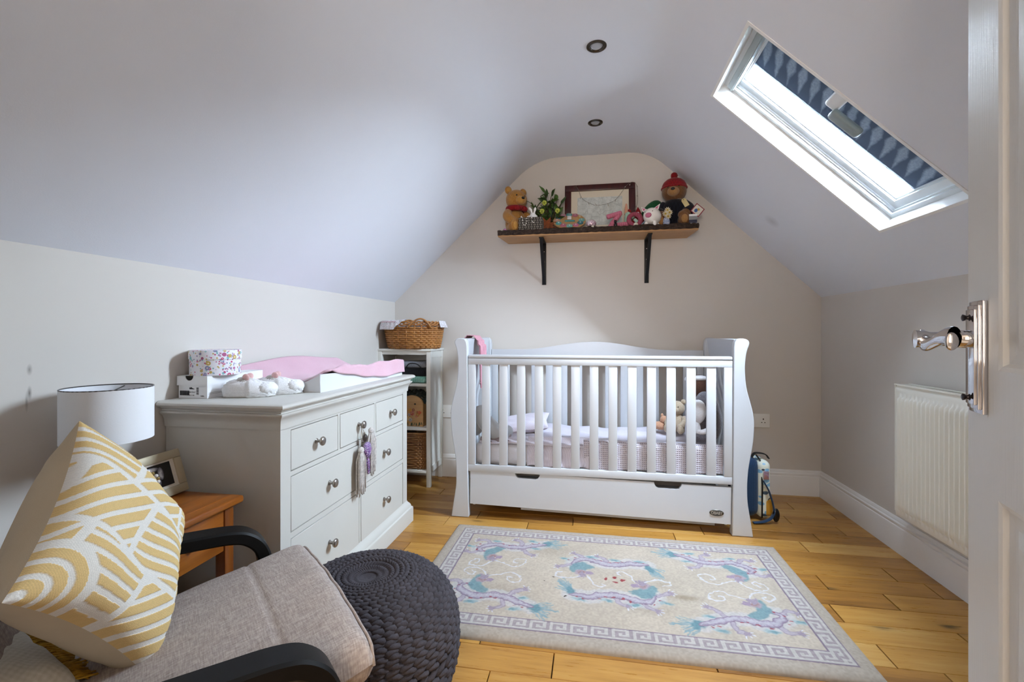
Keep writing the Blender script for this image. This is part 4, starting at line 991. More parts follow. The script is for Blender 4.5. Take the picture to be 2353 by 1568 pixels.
# clock puzzle disc
ck = thing('clock_puzzle', 'round wooden number clock puzzle with pastel pieces propped on the shelf', 'toy', (-.14, 2.93, SZ + .006), rot=(-50, 0, 4))
M_bir = wood('birch_ply', '#b08a5c', '#cfa977', .5)
MB().lathe([(0, 0), (.103, 0), (.105, .003), (.105, .009), (.103, .012), (0, .012)], 48, Matrix.Translation((0, .0, .105)) @ Matrix.Rotation(math.pi / 2, 4, 'X')).build('disc', M_bir, ck)
pcs = ['#4f9aa0', '#b76f86', '#c49a5c', '#6fb1ad', '#3e7d8c', '#c06f8c', '#7fc0ba', '#bf6f86', '#5aa6a8', '#c79a8a', '#2f7488', '#b98aa0']
for i in range(12):
    a = math.pi / 2 - i * math.pi / 6; x, z = .079 * math.cos(a), .105 + .079 * math.sin(a)
    pc_ = MB().lathe([(.0195, 0), (.0195, .004), (.017, .0065), (0, .0068)], 20, Matrix.Translation((x, -.012, z)) @ Matrix.Rotation(math.pi / 2, 4, 'X')).build('number_piece', mat('pastel_%d' % i, pcs[i], .4), ck)
    text_mesh('number', str(12 if i == 0 else i), .021, mat('white_numerals', '#f0eee8', .5), ck, .0004, (x, -.0192, z), (90, 0, 0))
MB().rbox(-.014, .014, -.026, -.016, .105, .15, .006, 3).build('pegged_hand', mat('white_painted_wood', '#e9e9e9', .4), ck)
MB().rbox(-.03, .035, -.02, -.012, .086, .099, .005, 3, Matrix.Translation((0, 0, 0))).build('pegged_hand', mat('teal_painted_wood', '#3f9498', .4), ck)
# loose felt balls, figurines and letters
M_felt = fur('cream_felt', '#d2c9b4', '#ece6d6', 200, .5)
for i, (x, y, r_, lab) in enumerate(((.003, 2.893, .0105, 'cream felt ball beside the pink glitter ball'), (.262, 2.892, .014, 'cream felt ball in front of the rose ring letter'), (.266, 2.90 + .02, .009, ''),)):
    if not lab: continue
    o = MB().ell((0, 0, r_), r_, 16, 12).build('felt_ball', M_felt, None, (x, y, SZ - .001), smooth=180); tag(o, lab, 'ball', 'felt balls on the shelf')
gb = thing('glitter_ball', 'pink iridescent glitter dome ornament in the middle of the shelf', 'ornament', (-.005, 2.93, SZ))
t = NT('pink_glitter'); v = t.coord('Object'); vo = t.n('ShaderNodeTexVoronoi'); vo.inputs['Scale'].default_value = 180; t.l(v, vo.inputs['Vector']); t.col(t.ramp(vo.outputs['Color'], [(.2, '#b98fa8'), (.6, '#f2dbe6'), (.9, '#ffffff')])); t.set(Roughness=.25, Metallic=.3); M_gli = t.m
MB().ell((0, 0, .038), (.031, .028, .026), 24, 14).build('dome', M_gli, gb, smooth=180)
MB().lathe([(.024, 0), (.026, .01), (.024, .022), (0, .022)], 24).build('stand', M_dk, gb)
sg = thing('glitter_charm', 'small shiny pink charm at the bear\'s foot on the shelf edge', 'ornament', (-.548, 2.895, SZ))
MB().ell((0, 0, .011), (.012, .01, .011), 14, 10).build('charm', mat('shiny_pink', '#d58ab8', .1, .5), sg, smooth=180)
def fabric_bar(root, p0, p1, r_, mt_, nm='bar'):
    MB().tube(bez([p0, tuple((Vector(p0) + Vector(p1)) / 2), p1], 5), [r_ * .85] + [r_] * 9 + [r_ * .85], 12).build(nm, mt_, root, smooth=180)
M_pkl = cloth('rose_pink_felt', '#b7637c', '#d38197', 500, 500, .5); M_mint = cloth('mint_felt', '#8fb5a2', '#b4d3c4', 500, 500, .5); M_ros = cloth('deep_rose_felt', '#8c3f52', '#a95467', 500, 500, .5)
lt = thing('pink_letter', 'stuffed pink felt letter lying mid-shelf beside the black cat', 'letter', (.15, 2.935, SZ))
fabric_bar(lt, (-.06, -.01, .075), (.03, 0, .10), .0155, M_pkl); fabric_bar(lt, (.02, 0, .095), (-.035, 0, .025), .0155, M_pkl); fabric_bar(lt, (-.03, -.005, .02), (.075, 0, .03), .0155, M_pkl); fabric_bar(lt, (-.05, -.02, .014), (-.02, -.02, .016), .012, M_pkl)
lt = thing('mint_letter', 'stuffed mint-green felt letter leaning on the pink letter', 'letter', (.225, 2.955, SZ))
fabric_bar(lt, (-.018, 0, .012), (-.008, .01, .105), .013, M_mint); fabric_bar(lt, (-.008, .01, .105), (.03, -.01, .07), .012, M_mint); fabric_bar(lt, (.03, -.035, .055), (.062, -.035, .02), .01, M_mint)
lt = thing('ring_letter', 'stuffed deep-rose ring letter beside the white piggy bank', 'letter', (.258, 2.925, SZ))
MB().tube([(.035 * math.cos(a), .012 * math.sin(a), .052 + .037 * math.sin(a)) for a in [2 * math.pi * i / 28 for i in range(28)]], .0145, 12, closed=True).build('ring', M_ros, lt, smooth=180)
kc = thing('cat_figurine', 'tiny black cat figurine at the shelf front', 'figurine', (.142, 2.897, SZ))
M_cat = mat('black_glaze', '#0e0c0d', .3)
MB().ell((0, 0, .016), (.011, .012, .018), 14, 10).build('body', M_cat, kc, smooth=180); MB().ell((-.002, -.004, .038), (.009, .008, .0085), 14, 10).build('head', M_cat, kc, smooth=180)
for s_ in (-1, 1): MB().lathe([(.0035, 0), (0, .008)], 8, Matrix.Translation((-.002 + s_ * .005, -.004, .044))).build('ear', M_cat, kc)
MB().tube(bez([(.008, .004, .006), (.018, .002, .004), (.022, -.006, .004)], 5), .0025, 6).build('tail', M_cat, kc, smooth=180)
fa = thing('peg_ornament', 'slim ornament with pointed peach tip standing behind the felt letters', 'ornament', (.212, 2.985, SZ))
MB().lathe([(.014, 0), (.012, .08), (.007, .10), (.0, .10)], 16).build('body', M_mint, fa); MB().lathe([(.012, .10), (.011, .13), (.006, .165), (0, .172)], 16).build('hat', cloth('peach_felt', '#c98f76', '#dba88e', 500, 500, .3), fa)
rs = thing('felt_ornament', 'dark red pointed felt ornament behind the ring letter', 'ornament', (.285, 3.0, SZ))
MB().lathe([(.05, 0), (.048, .05), (.03, .085), (.012, .13), (0, .15)], 20, None, 1, .7).build('cone', M_red, rs, smooth=60)
MB().ell((-.055, -.012, .115), (.014, .012, .02), 14, 10).build('bobble', M_red, rs, smooth=180); MB().ell((-.002, -.02, .105), .0085, 12, 8).build('bead', M_prl, rs, smooth=180)
M_grn = cloth('bottle_green_felt', '#0f3d24', '#1b5a36', 500, 500, .4)
gs = thing('green_soft_toy', 'bottle-green soft toy slumped beside the bear in navy', 'soft toy', (.366, 3.035, SZ))
MB().ell((0, 0, .098), (.066, .04, .098), 22, 14, fn=lambda p: (p.x + .35 * max(0, p.z) , p.y, p.z)).build('body', M_grn, gs, smooth=180); MB().ell((-.052, -.02, .05), (.032, .03, .045), 18, 12, rot=(0, 30, 0)).build('arm', M_grn, gs, smooth=180)
MB().ell((-.04, -.03, .02), (.05, .03, .02), 18, 10).build('foot', M_dk, gs, smooth=180)
o = MB().sheet(lambda u, v: (-.03 + .06 * u, -.02 + .04 * v, .012 + .03 * (1 - abs(2 * u - 1)) + .006 * math.sin(v * 6)), 14, 10, .003).build('blue_cloth', cloth('pale_blue_cotton', '#7f9db0', '#a7c0cf', 500, 500, .3), None, (.315, 2.935, SZ - .006), smooth=180); tag(o, 'pale blue cloth scrap tucked behind the piggy bank', 'cloth')
# piggy bank
pg = thing('piggy_bank', 'white ceramic piggy bank with floral rump and pink snout', 'piggy bank', (.362, 2.92, SZ), -28)
t = NT('floral_ceramic'); v = t.coord('Object'); vo = t.n('ShaderNodeTexVoronoi'); vo.inputs['Scale'].default_value = 75; t.l(v, vo.inputs['Vector'])
sp = t.n('ShaderNodeSeparateXYZ'); t.l(v, sp.inputs[0]); rump = t.math('GREATER_THAN', sp.outputs[1], .004)
sc_ = t.n('ShaderNodeSeparateColor'); t.l(vo.outputs['Color'], sc_.inputs[0])
t.col(t.mix(t.math('MULTIPLY', rump, t.math('LESS_THAN', vo.outputs['Distance'], .36)), '#f4f1ec', t.ramp(sc_.outputs[0], [(0, '#3d3440'), (.35, '#8a5c8e'), (.55, '#6b86b5'), (.75, '#4c4650'), (.9, '#c79bb8')], 'CONSTANT'))); t.set(Roughness=.1); M_pig = t.m
MB().ell((0, .0, .066), (.052, .066, .052), 32, 20).build('body', M_pig, pg, smooth=180)
MB().lathe([(.018, 0), (.0195, .006), (.017, .012), (0, .012)], 20, Matrix.Translation((0, -.058, .062)) @ Matrix.Rotation(math.pi / 2, 4, 'X'), 1, .8).build('snout', mat('pink_glaze', '#c06a86', .15), pg, smooth=50)
for s_ in (-1, 1):
    e = MB().prism([(-.014, 0), (.014, 0), (s_ * .01, .034)], 'y', -.004, .004, Matrix.Translation((s_ * .034, -.028, .100)) @ Matrix.Rotation(R(s_ * 25), 4, 'Y')).build('ear', M_cer, pg, smooth=0)
    MB().prism([(-.009, .003), (.009, .003), (s_ * .008, .026)], 'y', -.0048, -.004, Matrix.Translation((s_ * .034, -.028, .100)) @ Matrix.Rotation(R(s_ * 25), 4, 'Y')).build('inner_ear', mat('pink_glaze', '#c06a86', .15), e, smooth=0)
    MB().ell((s_ * .022, -.055, .085), .0028, 8, 6).build('eye', M_nose, pg, smooth=180)
    for y in (-.03, .032): MB().lathe([(.012, 0), (.012, .02), (.01, .03)], 14, Matrix.Translation((s_ * .026, y, 0))).build('foot', M_cer, pg)
MB().tube([(.006 * math.cos(k), .066 + k * .002, .07 + .006 * math.sin(k)) for k in [i * .6 for i in range(14)]], .0025, 6).build('tail', M_cer, pg, smooth=180)
dz = thing('daisy_bunch', 'small bunch of dried daisies behind the piggy bank', 'flowers', (.45, 2.935, SZ))
M_ylw = mat('daisy_yellow', '#b99a3c', .7); M_dai = mat('daisy_petal', '#d9cfb4', .7)
for i, (x, z) in enumerate(((0, .10), (.012, .085), (-.012, .078), (.004, .062))):
    m = MB()
    for k in range(10): a = k * .628; m.ell((x + .012 * math.cos(a), -.022, z + .012 * math.sin(a)), (.0075, .0015, .003), 8, 5, rot=(0, -math.degrees(a), 0))
    m.build('flower', M_dai, dz, smooth=180); MB().ell((x, -.024, z), (.006, .003, .006), 10, 6).build('flower_eye', M_ylw, dz, smooth=180); MB().tube([(x, -.02, z), (0, -.01, .0)], .0014, 5).build('stem', M_lf2, dz)
MB().ell((-.005, -.01, .032), (.022, .016, .03), 16, 10).build('wrap', floral('blue_floral', '#8fa0c4', ['#5b6ea3', '#c9d2e6', '#e8e8f0'], 110), dz, smooth=180)
# second bear: navy jumper, red bobble hat, plain cream gift tag
F_brn = fur('brown_plush', '#5a3618', '#86592c', 120, .7); F_tan = fur('tan_plush', '#8a5f34', '#b0854f', 120, .6)
b2 = thing('brown_teddy', 'brown plush bear in navy jumper and red hat at the shelf\'s right end', 'teddy bear', (.508, 3.03, SZ), -14)
teddy(b2, .345, F_brn, F_tan, M_nose, ears=0)
M_nav = cloth('navy_knit', '#0b0d16', '#191c2a', 300, 300, .7)
MB().ell((0, -.004, .10), (.088, .078, .098), 26, 16).build('jumper', M_nav, b2, smooth=180)
for s_ in (-1, 1): MB().tube([tuple(c * .345 for c in p) for p in bez([(s_ * .16, -.02, .45), (s_ * .26, -.10, .34), (s_ * .22, -.21, .25)], 6)], .034, 14).build('sleeve', M_nav, b2, smooth=180)
for s_ in (-1, 1): MB().tube([tuple(c * .345 for c in p) for p in bez([(s_ * .13, -.03, .12), (s_ * .17, -.15, .125), (s_ * .19, -.25, .11)], 5)], .0385, 14).build('trouser', M_nav, b2, smooth=180)
MB().lathe([(.074, .255), (.076, .266), (.073, .284), (.064, .302), (.046, .318), (.022, .328), (0, .33)], 28, Matrix.Translation((0, .004, .0)), 1, .95).build('hat', M_red, b2, smooth=180)
MB().tube([(.073 * math.cos(a), .002 + .070 * math.sin(a), .264) for a in [2 * math.pi * i / 32 for i in range(32)]], .007, 10, closed=True).build('hat_cuff', M_red, b2, smooth=180)
MB().ell((0, .004, .344), .021, 16, 12, fn=lambda p: tuple(c * (1 + .08 * wrinkle(p.x * 60, p.y * 60)) for c in p)).build('bobble', M_red, b2, smooth=180)
gt = thing('gift_tag', 'plain cream luggage tag hanging on the bear in navy', 'tag', (.541, 2.906, SZ + .155), rot=(-6, -28, -4))
MB().prism([(-.014, -.045), (.014, -.045), (.014, 0), (.007, .008), (-.007, .008), (-.014, 0)], 'y', -.001, .001).build('card', mat('cream_card', '#cdbb86', .7), gt, smooth=0)
MB().lathe([(.0028, 0), (.0028, .0026)], 10, Matrix.Translation((0, .0013, .001)) @ Matrix.Rotation(math.pi / 2, 4, 'X')).build('eyelet', M_dk, gt)
MB().tube([(0, 0, .002), (-.012, .004, .02), (-.02, .02, .03)], .0008, 5).build('cord', M_cord, gt)
bk = thing('boxed_candle', 'white and grey boxed candle at the shelf\'s right end', 'box', (.592, 2.905, SZ))
MB().rbox(-.026, .026, -.025, .025, 0, .008, .001).build('base', M_card, bk); MB().rbox(-.022, .022, -.021, .021, .008, .028, .001).build('dark_band', mat('navy_card', '#2c2f4a', .5), bk); MB().rbox(-.0225, .0225, -.0215, .0215, .028, .05, .001).build('grey_band', mat('grey_card', '#8b8d8f', .5), bk); MB().rbox(-.0225, .0225, -.0215, .0215, .05, .062, .001).build('lid', M_card, bk)
cd = thing('greeting_card', 'small diamond-tilted card with red border on the boxed candle', 'card', (.600, 2.90, SZ + .064), rot=(-8, 40, 6))
MB().box(-.03, .03, -.0008, .0008, .002, .066).build('red_border', mat('card_red', '#8c2434', .6), cd, smooth=0); MB().box(-.025, .025, -.0012, -.0008, .007, .061).build('panel', mat('card_cream', '#ddd6c8', .6), cd, smooth=0)
MB().ell((-.006, -.0013, .026), (.01, .0005, .013), 12, 6).build('blue_print', mat('print_blue', '#3c5f9a', .6), cd); MB().ell((.002, -.0013, .04), (.008, .0005, .008), 12, 6).build('yellow_print', mat('print_yellow', '#c9a24a', .6), cd)
for i, (x, y, w_) in enumerate(((-.14, 2.893, .07), (.06, 2.905, .05), (.33, 2.89, .07), (.52, 2.888, .06))):
    m = MB(); m.prism([(w_ * (1 - .12 * hsh(k, i)) * math.cos(k * .42), .022 * (1 - .3 * hsh(k, i + 7)) * math.sin(k * .42)) for k in range(15)], 'z', 0, .010)
    o = m.build('bark_slice', M_bark, None, (x, y, SZ), smooth=0); tag(o, ['bark slice in front of the clock puzzle', 'bark slice beside the black cat figurine', 'bark slice before the ring letter and piggy bank', 'bark slice at the feet of the bear in navy'][i], 'bark', 'bark slices on the shelf')
# ================================================================== RUG
rg = thing('rug', 'cream and lilac dragon rug with key border in front of the cot', 'rug', (.0735, 1.8875, 0))
RX0, RX1, RY0, RY1 = -.685, .832, 1.46, 2.315
NX, NY = 760, 430
xs = np.linspace(RX0, RX1, NX); ysr = np.linspace(RY0, RY1, NY); GX, GY = np.meshgrid(xs, ysr)
def L3(h): return np.array(lin(h)[:3])
rs_ = np.random.RandomState(4)
def npnoise(scale, seed=0):
    r_ = np.random.RandomState(seed); gx = int(1.6 * scale) + 3; gy = int(.9 * scale) + 3; g = r_.rand(gy, gx)
    fx = (GX - RX0) * scale; fy = (GY - RY0) * scale; ix = fx.astype(int); iy = fy.astype(int); ux = fx - ix; uy = fy - iy; ux = ux * ux * (3 - 2 * ux); uy = uy * uy * (3 - 2 * uy)
    return (g[iy, ix] * (1 - ux) + g[iy, ix + 1] * ux) * (1 - uy) + (g[iy + 1, ix] * (1 - ux) + g[iy + 1, ix + 1] * ux) * uy
nz = .5 * npnoise(7, 1) + .3 * npnoise(17, 2) + .2 * npnoise(45, 3); fine = npnoise(160, 5)
WX = GX + (npnoise(90, 11) - .5) * .009 + (npnoise(30, 12) - .5) * .008; WY = GY + (npnoise(90, 13) - .5) * .009 + (npnoise(30, 14) - .5) * .008
C = np.zeros((NY, NX, 3)) + L3('#d8c8b6')
C *= (.90 + .22 * nz)[..., None]
Hgt = np.zeros((NY, NX))
def blend(mask, col, k=1.0, sl=(slice(None), slice(None))):
    m_ = np.clip(mask, 0, 1)[..., None] * k; C[sl] = C[sl] * (1 - m_) + L3(col) * m_
def window(pts, mar):
    px_ = [p[0] for p in pts]; py_ = [p[1] for p in pts]; sx = (NX - 1) / (RX1 - RX0); sy = (NY - 1) / (RY1 - RY0)
    return (slice(max(0, int((min(py_) - mar - RY0) * sy)), min(NY, int((max(py_) + mar - RY0) * sy) + 2)), slice(max(0, int((min(px_) - mar - RX0) * sx)), min(NX, int((max(px_) + mar - RX0) * sx) + 2)))
def sstep(d, w): return np.clip(1 - d / w, 0, 1)
stain = lambda x, y, rx, ry, k: blend(np.exp(-(((GX - x) / rx) ** 2 + ((GY - y) / ry) ** 2)) * (.4 + 1.0 * nz), '#8d7a5e', k)
stain(.34, 1.80, .05, .018, .7); stain(.27, 1.88, .03, .02, .3); stain(.2, 1.70, .1, .03, .25); stain(-.35, 1.72, .12, .05, .25); stain(-.2, 2.1, .1, .06, .25)
def dist_poly(pts, sl):
    X_, Y_ = WX[sl], WY[sl]; d = np.full(X_.shape, 9.0); tt = np.zeros(X_.shape); n_ = len(pts) - 1
    for i in range(n_):
        ax, ay = pts[i][:2]; bx, by = pts[i + 1][:2]; vx, vy = bx - ax, by - ay; L_ = vx * vx + vy * vy + 1e-12
        u = np.clip(((X_ - ax) * vx + (Y_ - ay) * vy) / L_, 0, 1); q = np.hypot(X_ - ax - u * vx, Y_ - ay - u * vy)
        b = q < d; d = np.where(b, q, d); tt = np.where(b, (i + u) / n_, tt)
    return d, tt
def smooth_pts(p, n=5): return [(q.x, q.y) for q in bez([(a, b, 0) for a, b in p], n)]
def stroke(pts, w, col, soft=.002, k=1.0):
    sl = window(pts, w + soft); d, _ = dist_poly(pts, sl); blend(np.clip((w + soft - d) / soft, 0, 1), col, k, sl)
def blob(x, y, rx, ry, ang, col, k=1.0, soft=.25):
    sl = window([(x, y)], max(rx, ry)); c_, s_ = math.cos(ang), math.sin(ang); X_, Y_ = WX[sl] - x, WY[sl] - y
    u = (X_ * c_ + Y_ * s_) / rx; v_ = (-X_ * s_ + Y_ * c_) / ry
    blend(np.clip((1 - np.hypot(u, v_)) / soft, 0, 1), col, k, sl)
def polyfill(pts, col, k=1.0, soft=.003):
    sl = window(pts, soft); X_, Y_ = WX[sl], WY[sl]; ins = np.zeros(X_.shape, bool); n_ = len(pts)
    for i in range(n_):
        x0, y0_ = pts[i]; x1, y1_ = pts[(i + 1) % n_]
        c_ = ((y0_ > Y_) != (y1_ > Y_)); ins ^= c_ & (X_ < (x1 - x0) * (Y_ - y0_) / (y1_ - y0_ + 1e-12) + x0)
    d, _ = dist_poly(list(pts) + [pts[0]], sl); blend(np.clip((soft - np.where(ins, -d, d)) / soft, 0, 1), col, k, sl)
def dragon(T, spine, brush, mane, head, whisk, legs, fins, red):
    P = lambda l: [T(*p) for p in l]
    sp = smooth_pts(P(spine), 5)
    stroke(sp, .034, '#dedadc', .012, .6)                                # pale halo
    for a in brush[1:]:
        for j in range(4):
            a0 = brush[0]; q = (a[0] + (hsh(j, a[0]) - .5) * .03, a[1] + (hsh(j, a[1] + 3) - .5) * .03)
            mid = ((a0[0] + q[0]) / 2, (a0[1] + q[1]) / 2 + .008 * (j - 1.5) / 1.5)
            stroke(smooth_pts(P([a0, mid, q]), 4), .0022, '#9db7bd', .002, .75)
    b0 = brush[0]; bm_ = np.mean([b for b in brush[1:]], axis=0); polyfill(P([(b0[0], b0[1] + .013), ((b0[0] * 2 + bm_[0]) / 3, (b0[1] * 2 + bm_[1]) / 3 + .022), ((b0[0] + bm_[0]) / 2, (b0[1] + bm_[1]) / 2), ((b0[0] * 2 + bm_[0]) / 3, (b0[1] * 2 + bm_[1]) / 3 - .022), (b0[0], b0[1] - .013)]), '#789ea6', .85, .01)
    for lg in legs:
        q = smooth_pts(P(lg), 4); stroke(q, .0095, '#b8a8b4', .003); stroke(q, .005, '#cbbec6', .003)
        e = lg[-1]; e0 = lg[-2]; a0 = math.atan2(e[1] - e0[1], e[0] - e0[0])
        for da in (-1.1, -.5, .1, .7):
            tip = (e[0] + .022 * math.cos(a0 + da), e[1] + .022 * math.sin(a0 + da)); stroke(P([e, tip]), .003, '#b6a6b2', .002); stroke(P([tip, (tip[0] + .006 * math.cos(a0 + da), tip[1] + .006 * math.sin(a0 + da))]), .0016, '#ebe7ea', .002)
    for i, fpt in enumerate(fins):
        x, y = T(*fpt); dx = T(fpt[0] + .01, fpt[1] - .002); ang = math.atan2(dx[1] - y, dx[0] - x); blob(x, y, .034, .014, ang, '#b1c8cb', .8, .5); blob(x + .006 * math.cos(ang), y, .02, .009, ang, '#83a8af', .8, .6)
    sl = window(sp, .035); d, tt = dist_poly(sp, sl); w = .007 + .0095 * np.sin(np.clip(tt * 1.15, 0, 1) * math.pi) ** .6
    blend(np.clip((w + .004 - d) / .003, 0, 1), '#9c879a', 1, sl); blend(np.clip((w + .001 - d) / .008, 0, 1), '#cdc2cb', 1, sl); blend(np.clip((w * .4 - d) / .008, 0, 1), '#d6ced4', .8, sl)
    scl = ((np.sin(tt * 260) > .2) & (d > w * .35) & (d < w)); blend(scl.astype(float), '#b09db0', .45, sl)
    Hgt[sl] += np.clip((w + .005 - d) / .006, 0, 1) * .0012
    polyfill(smooth_pts(P(mane) + [T(*mane[0])], 3), '#84a7ad', .9, .008)
    c0 = head[0]
    x, y = T(*c0); blob(x, y, .032, .028, 0, '#c2adb4', 1, .3); blob(x, y + 0, .02, .02, 0, '#b08a86', .9, .6)
    x, y = T(*head[1]); blob(x, y, .02, .014, .3, '#b5a0b2', 1, .3)
    x, y = T(c0[0] - .008, c0[1] + .004); blob(x, y, .007, .0045, 0, '#f0e9e6'); blob(x, y, .004, .003, 0, '#a4352f')
    for j in range(4): stroke(P([c0, (c0[0] - .02 + .012 * j, c0[1] + .03 + .006 * (j % 2))]), .0035, '#b3a3b0', .003)
    for wk in whisk: stroke(smooth_pts(P(wk), 5), .002, '#e9e6ea', .0025, .95)
    for i, r_ in enumerate(red):
        x, y = T(*r_); blob(x, y, .0085, .0036, .1 * (i % 3 - 1), '#b2525a', .9, .35)
FRd = dict(spine=[(.364, 1.646), (.409, 1.665), (.457, 1.69), (.508, 1.698), (.549, 1.689), (.588, 1.682), (.63, 1.703), (.652, 1.729), (.644, 1.751), (.612, 1.755)],
    brush=[(.37, 1.648), (.293, 1.673), (.271, 1.635), (.288, 1.606), (.31, 1.589)], mane=[(.602, 1.829), (.617, 1.794), (.619, 1.752), (.576, 1.71), (.541, 1.721), (.575, 1.764)], head=[(.580, 1.80), (.550, 1.80)],
    whisk=[[(.559, 1.83), (.517, 1.847), (.48, 1.868), (.439, 1.847), (.427, 1.812), (.448, 1.796), (.479, 1.808), (.482, 1.834), (.464, 1.831)], [(.577, 1.838), (.599, 1.875), (.635, 1.888), (.665, 1.873), (.662, 1.846), (.631, 1.825), (.625, 1.846), (.64, 1.862)]],
    legs=[[(.46, 1.70), (.435, 1.74), (.410, 1.75)], [(.473, 1.675), (.471, 1.635), (.495, 1.622)], [(.62, 1.675), (.634, 1.645), (.67, 1.648)], [(.65, 1.745), (.674, 1.775), (.70, 1.768)]],
    fins=[(.399, 1.695), (.422, 1.622), (.586, 1.645), (.697, 1.715)], red=[(.396, 1.635), (.423, 1.645), (.501, 1.678), (.522, 1.684), (.552, 1.673), (.592, 1.662), (.66, 1.69), (.670, 1.714), (.66, 1.742), (.63, 1.757)])
CEd = dict(spine=[(-.075, 1.757), (-.034, 1.754), (-.004, 1.75), (.029, 1.768), (.078, 1.777), (.121, 1.767), (.17, 1.75), (.209, 1.757), (.229, 1.79), (.212, 1.81)],
    brush=[(-.068, 1.767), (-.142, 1.842), (-.122, 1.853), (-.094, 1.835), (-.131, 1.80)], mane=[(.142, 1.812), (.18, 1.835), (.237, 1.863), (.234, 1.807), (.193, 1.775)], head=[(.193, 1.862), (.161, 1.858)],
    whisk=[[(.204, 1.89), (.249, 1.915), (.297, 1.905), (.296, 1.881), (.271, 1.872)], [(.165, 1.885), (.153, 1.925), (.127, 1.955), (.102, 1.948), (.113, 1.934)]],
    legs=[[(.23, 1.79), (.262, 1.81), (.285, 1.825)], [(.09, 1.757), (.10, 1.728), (.125, 1.718)], [(.182, 1.745), (.20, 1.718), (.225, 1.706)]],
    fins=[(-.048, 1.73), (.054, 1.737), (.153, 1.725), (.268, 1.757)], red=[(-.06, 1.745), (-.035, 1.737), (.03, 1.742), (.05, 1.758), (.078, 1.763), (.111, 1.756), (.139, 1.743), (.225, 1.74), (.251, 1.763)])
mx_, my_ = (RX0 + RX1) / 2, (RY0 + RY1) / 2
dragon(lambda x, y: (x, y), **FRd); dragon(lambda x, y: (2 * mx_ - x, y), **FRd); dragon(lambda x, y: (x, 2 * my_ + .012 - y), **FRd); dragon(lambda x, y: (2 * mx_ - x, 2 * my_ + .012 - y), **FRd)
dragon(lambda x, y: (x, y - .005), **CEd); dragon(lambda x, y: (2 * mx_ - x + .005, 2 * my_ + .005 - y), **CEd)
for x, y in ((.055, 1.885), (.088, 1.905), (.12, 1.885), (.09, 1.868)): blob(x, y, .012, .008, x * 30, '#a8454c', .95, .3)
for x, y, r_ in ((-.155, 1.865, .006), (-.1, 1.735, .007), (-.19, 1.83, .003)): blob(x, y, r_, r_ * .7, 0, '#4a4038')
# key border, woven as a running meander
KEY = np.array([[1, 1, 1, 1, 1, 0], [1, 0, 0, 0, 1, 0], [1, 0, 1, 0, 1, 0], [1, 0, 1, 1, 1, 0], [1, 0, 0, 0, 0, 0], [1, 1, 1, 1, 1, 1]])[::-1]
b0_, b1_ = .055, .112
dx = np.minimum(GX - RX0, RX1 - GX); dy = np.minimum(GY - RY0, RY1 - GY); dd = np.minimum(dx, dy)
band_ = (dd > b0_) & (dd < b1_)
along = np.where(dy <= dx, GX - RX0, GY - RY0 + .2); unit = .068
ui = np.clip(((along / unit) % 1 * 6).astype(int), 0, 5); vi = np.clip(((dd - b0_ - .004) / (b1_ - b0_ - .008) * 6).astype(int), 0, 5)
keym = KEY[vi, ui] > 0
blend(band_.astype(float), '#dcd3cc'); blend((band_ & ~keym).astype(float), '#b4a5a8', .85)
Hgt += np.where(band_ & keym, .0008, 0)
for b_ in (b0_, b1_): blend(np.clip((.0035 - np.abs(dd - b_)) / .0015, 0, 1), '#9c8a98')
blend((dd < b0_ - .003).astype(float), '#bfb1a4', .55)
C *= (.90 + .2 * fine)[..., None] * .63
edge = np.clip(dd / .03, 0, 1); Z = .017 * np.sqrt(np.clip(1 - (1 - edge) ** 2.2, 0, 1)) + Hgt + (fine - .5) * .0012 * (edge > .1)
Z += .0012 * (nz - .5)
m = MB(); idx = np.arange(NX * NY).reshape(NY, NX)
me = bpy.data.meshes.new('pile'); vv = np.stack([GX - .0735, GY - 1.8875, Z], -1).reshape(-1, 3)
ff = np.stack([idx[:-1, :-1], idx[:-1, 1:], idx[1:, 1:], idx[1:, :-1]], -1).reshape(-1, 4)
me.vertices.add(len(vv)); me.vertices.foreach_set('co', vv.astype(np.float32).ravel())
me.loops.add(ff.size); me.loops.foreach_set('vertex_index', ff.astype(np.int32).ravel())
me.polygons.add(len(ff)); me.polygons.foreach_set('loop_start', np.arange(0, ff.size, 4, dtype=np.int32)); me.polygons.foreach_set('use_smooth', np.ones(len(ff), bool)); me.update(); me.validate()
o = bpy.data.objects.new('pile', me); COL.objects.link(o); o.parent = rg; me.materials.append(vcol('dyed_wool_pile', 1.0, .6, 900, .1)); dye(o, C.reshape(-1, 3))
MB().box(RX0 - .0735 + .004, RX1 - .0735 - .004, RY0 - 1.8875 + .004, RY1 - 1.8875 - .004, .0002, .004).build('backing', mat('rug_backing', '#8a7a68', .9), rg, smooth=0)

# ================================================================== ARMCHAIR, CUSHIONS
ac = thing('armchair', 'bentwood armchair with black frame and taupe seat pad in the left foreground', 'armchair', (-.7585, .781, 0), -42.4)
M_bw = wood('black_bentwood', '#040404', '#090808', .5, (4, 30, 30)); M_bw.node_tree.nodes['Principled BSDF'].inputs['Specular IOR Level'].default_value = .22
t = NT('taupe_slub_weave'); v = t.coord('Object'); sp = t.n('ShaderNodeSeparateXYZ'); t.l(v, sp.inputs[0])
mpa = t.n('ShaderNodeMapping'); mpa.inputs['Scale'].default_value = (420, 60, 60); t.l(v, mpa.inputs[0]); mpb = t.n('ShaderNodeMapping'); mpb.inputs['Scale'].default_value = (60, 420, 60); t.l(v, mpb.inputs[0])
n1 = t.noise(mpa.outputs[0], 1, 2); n2 = t.noise(mpb.outputs[0], 1, 2); f = t.math('ADD', t.math('MULTIPLY', n1, .5), t.math('MULTIPLY', n2, .5))
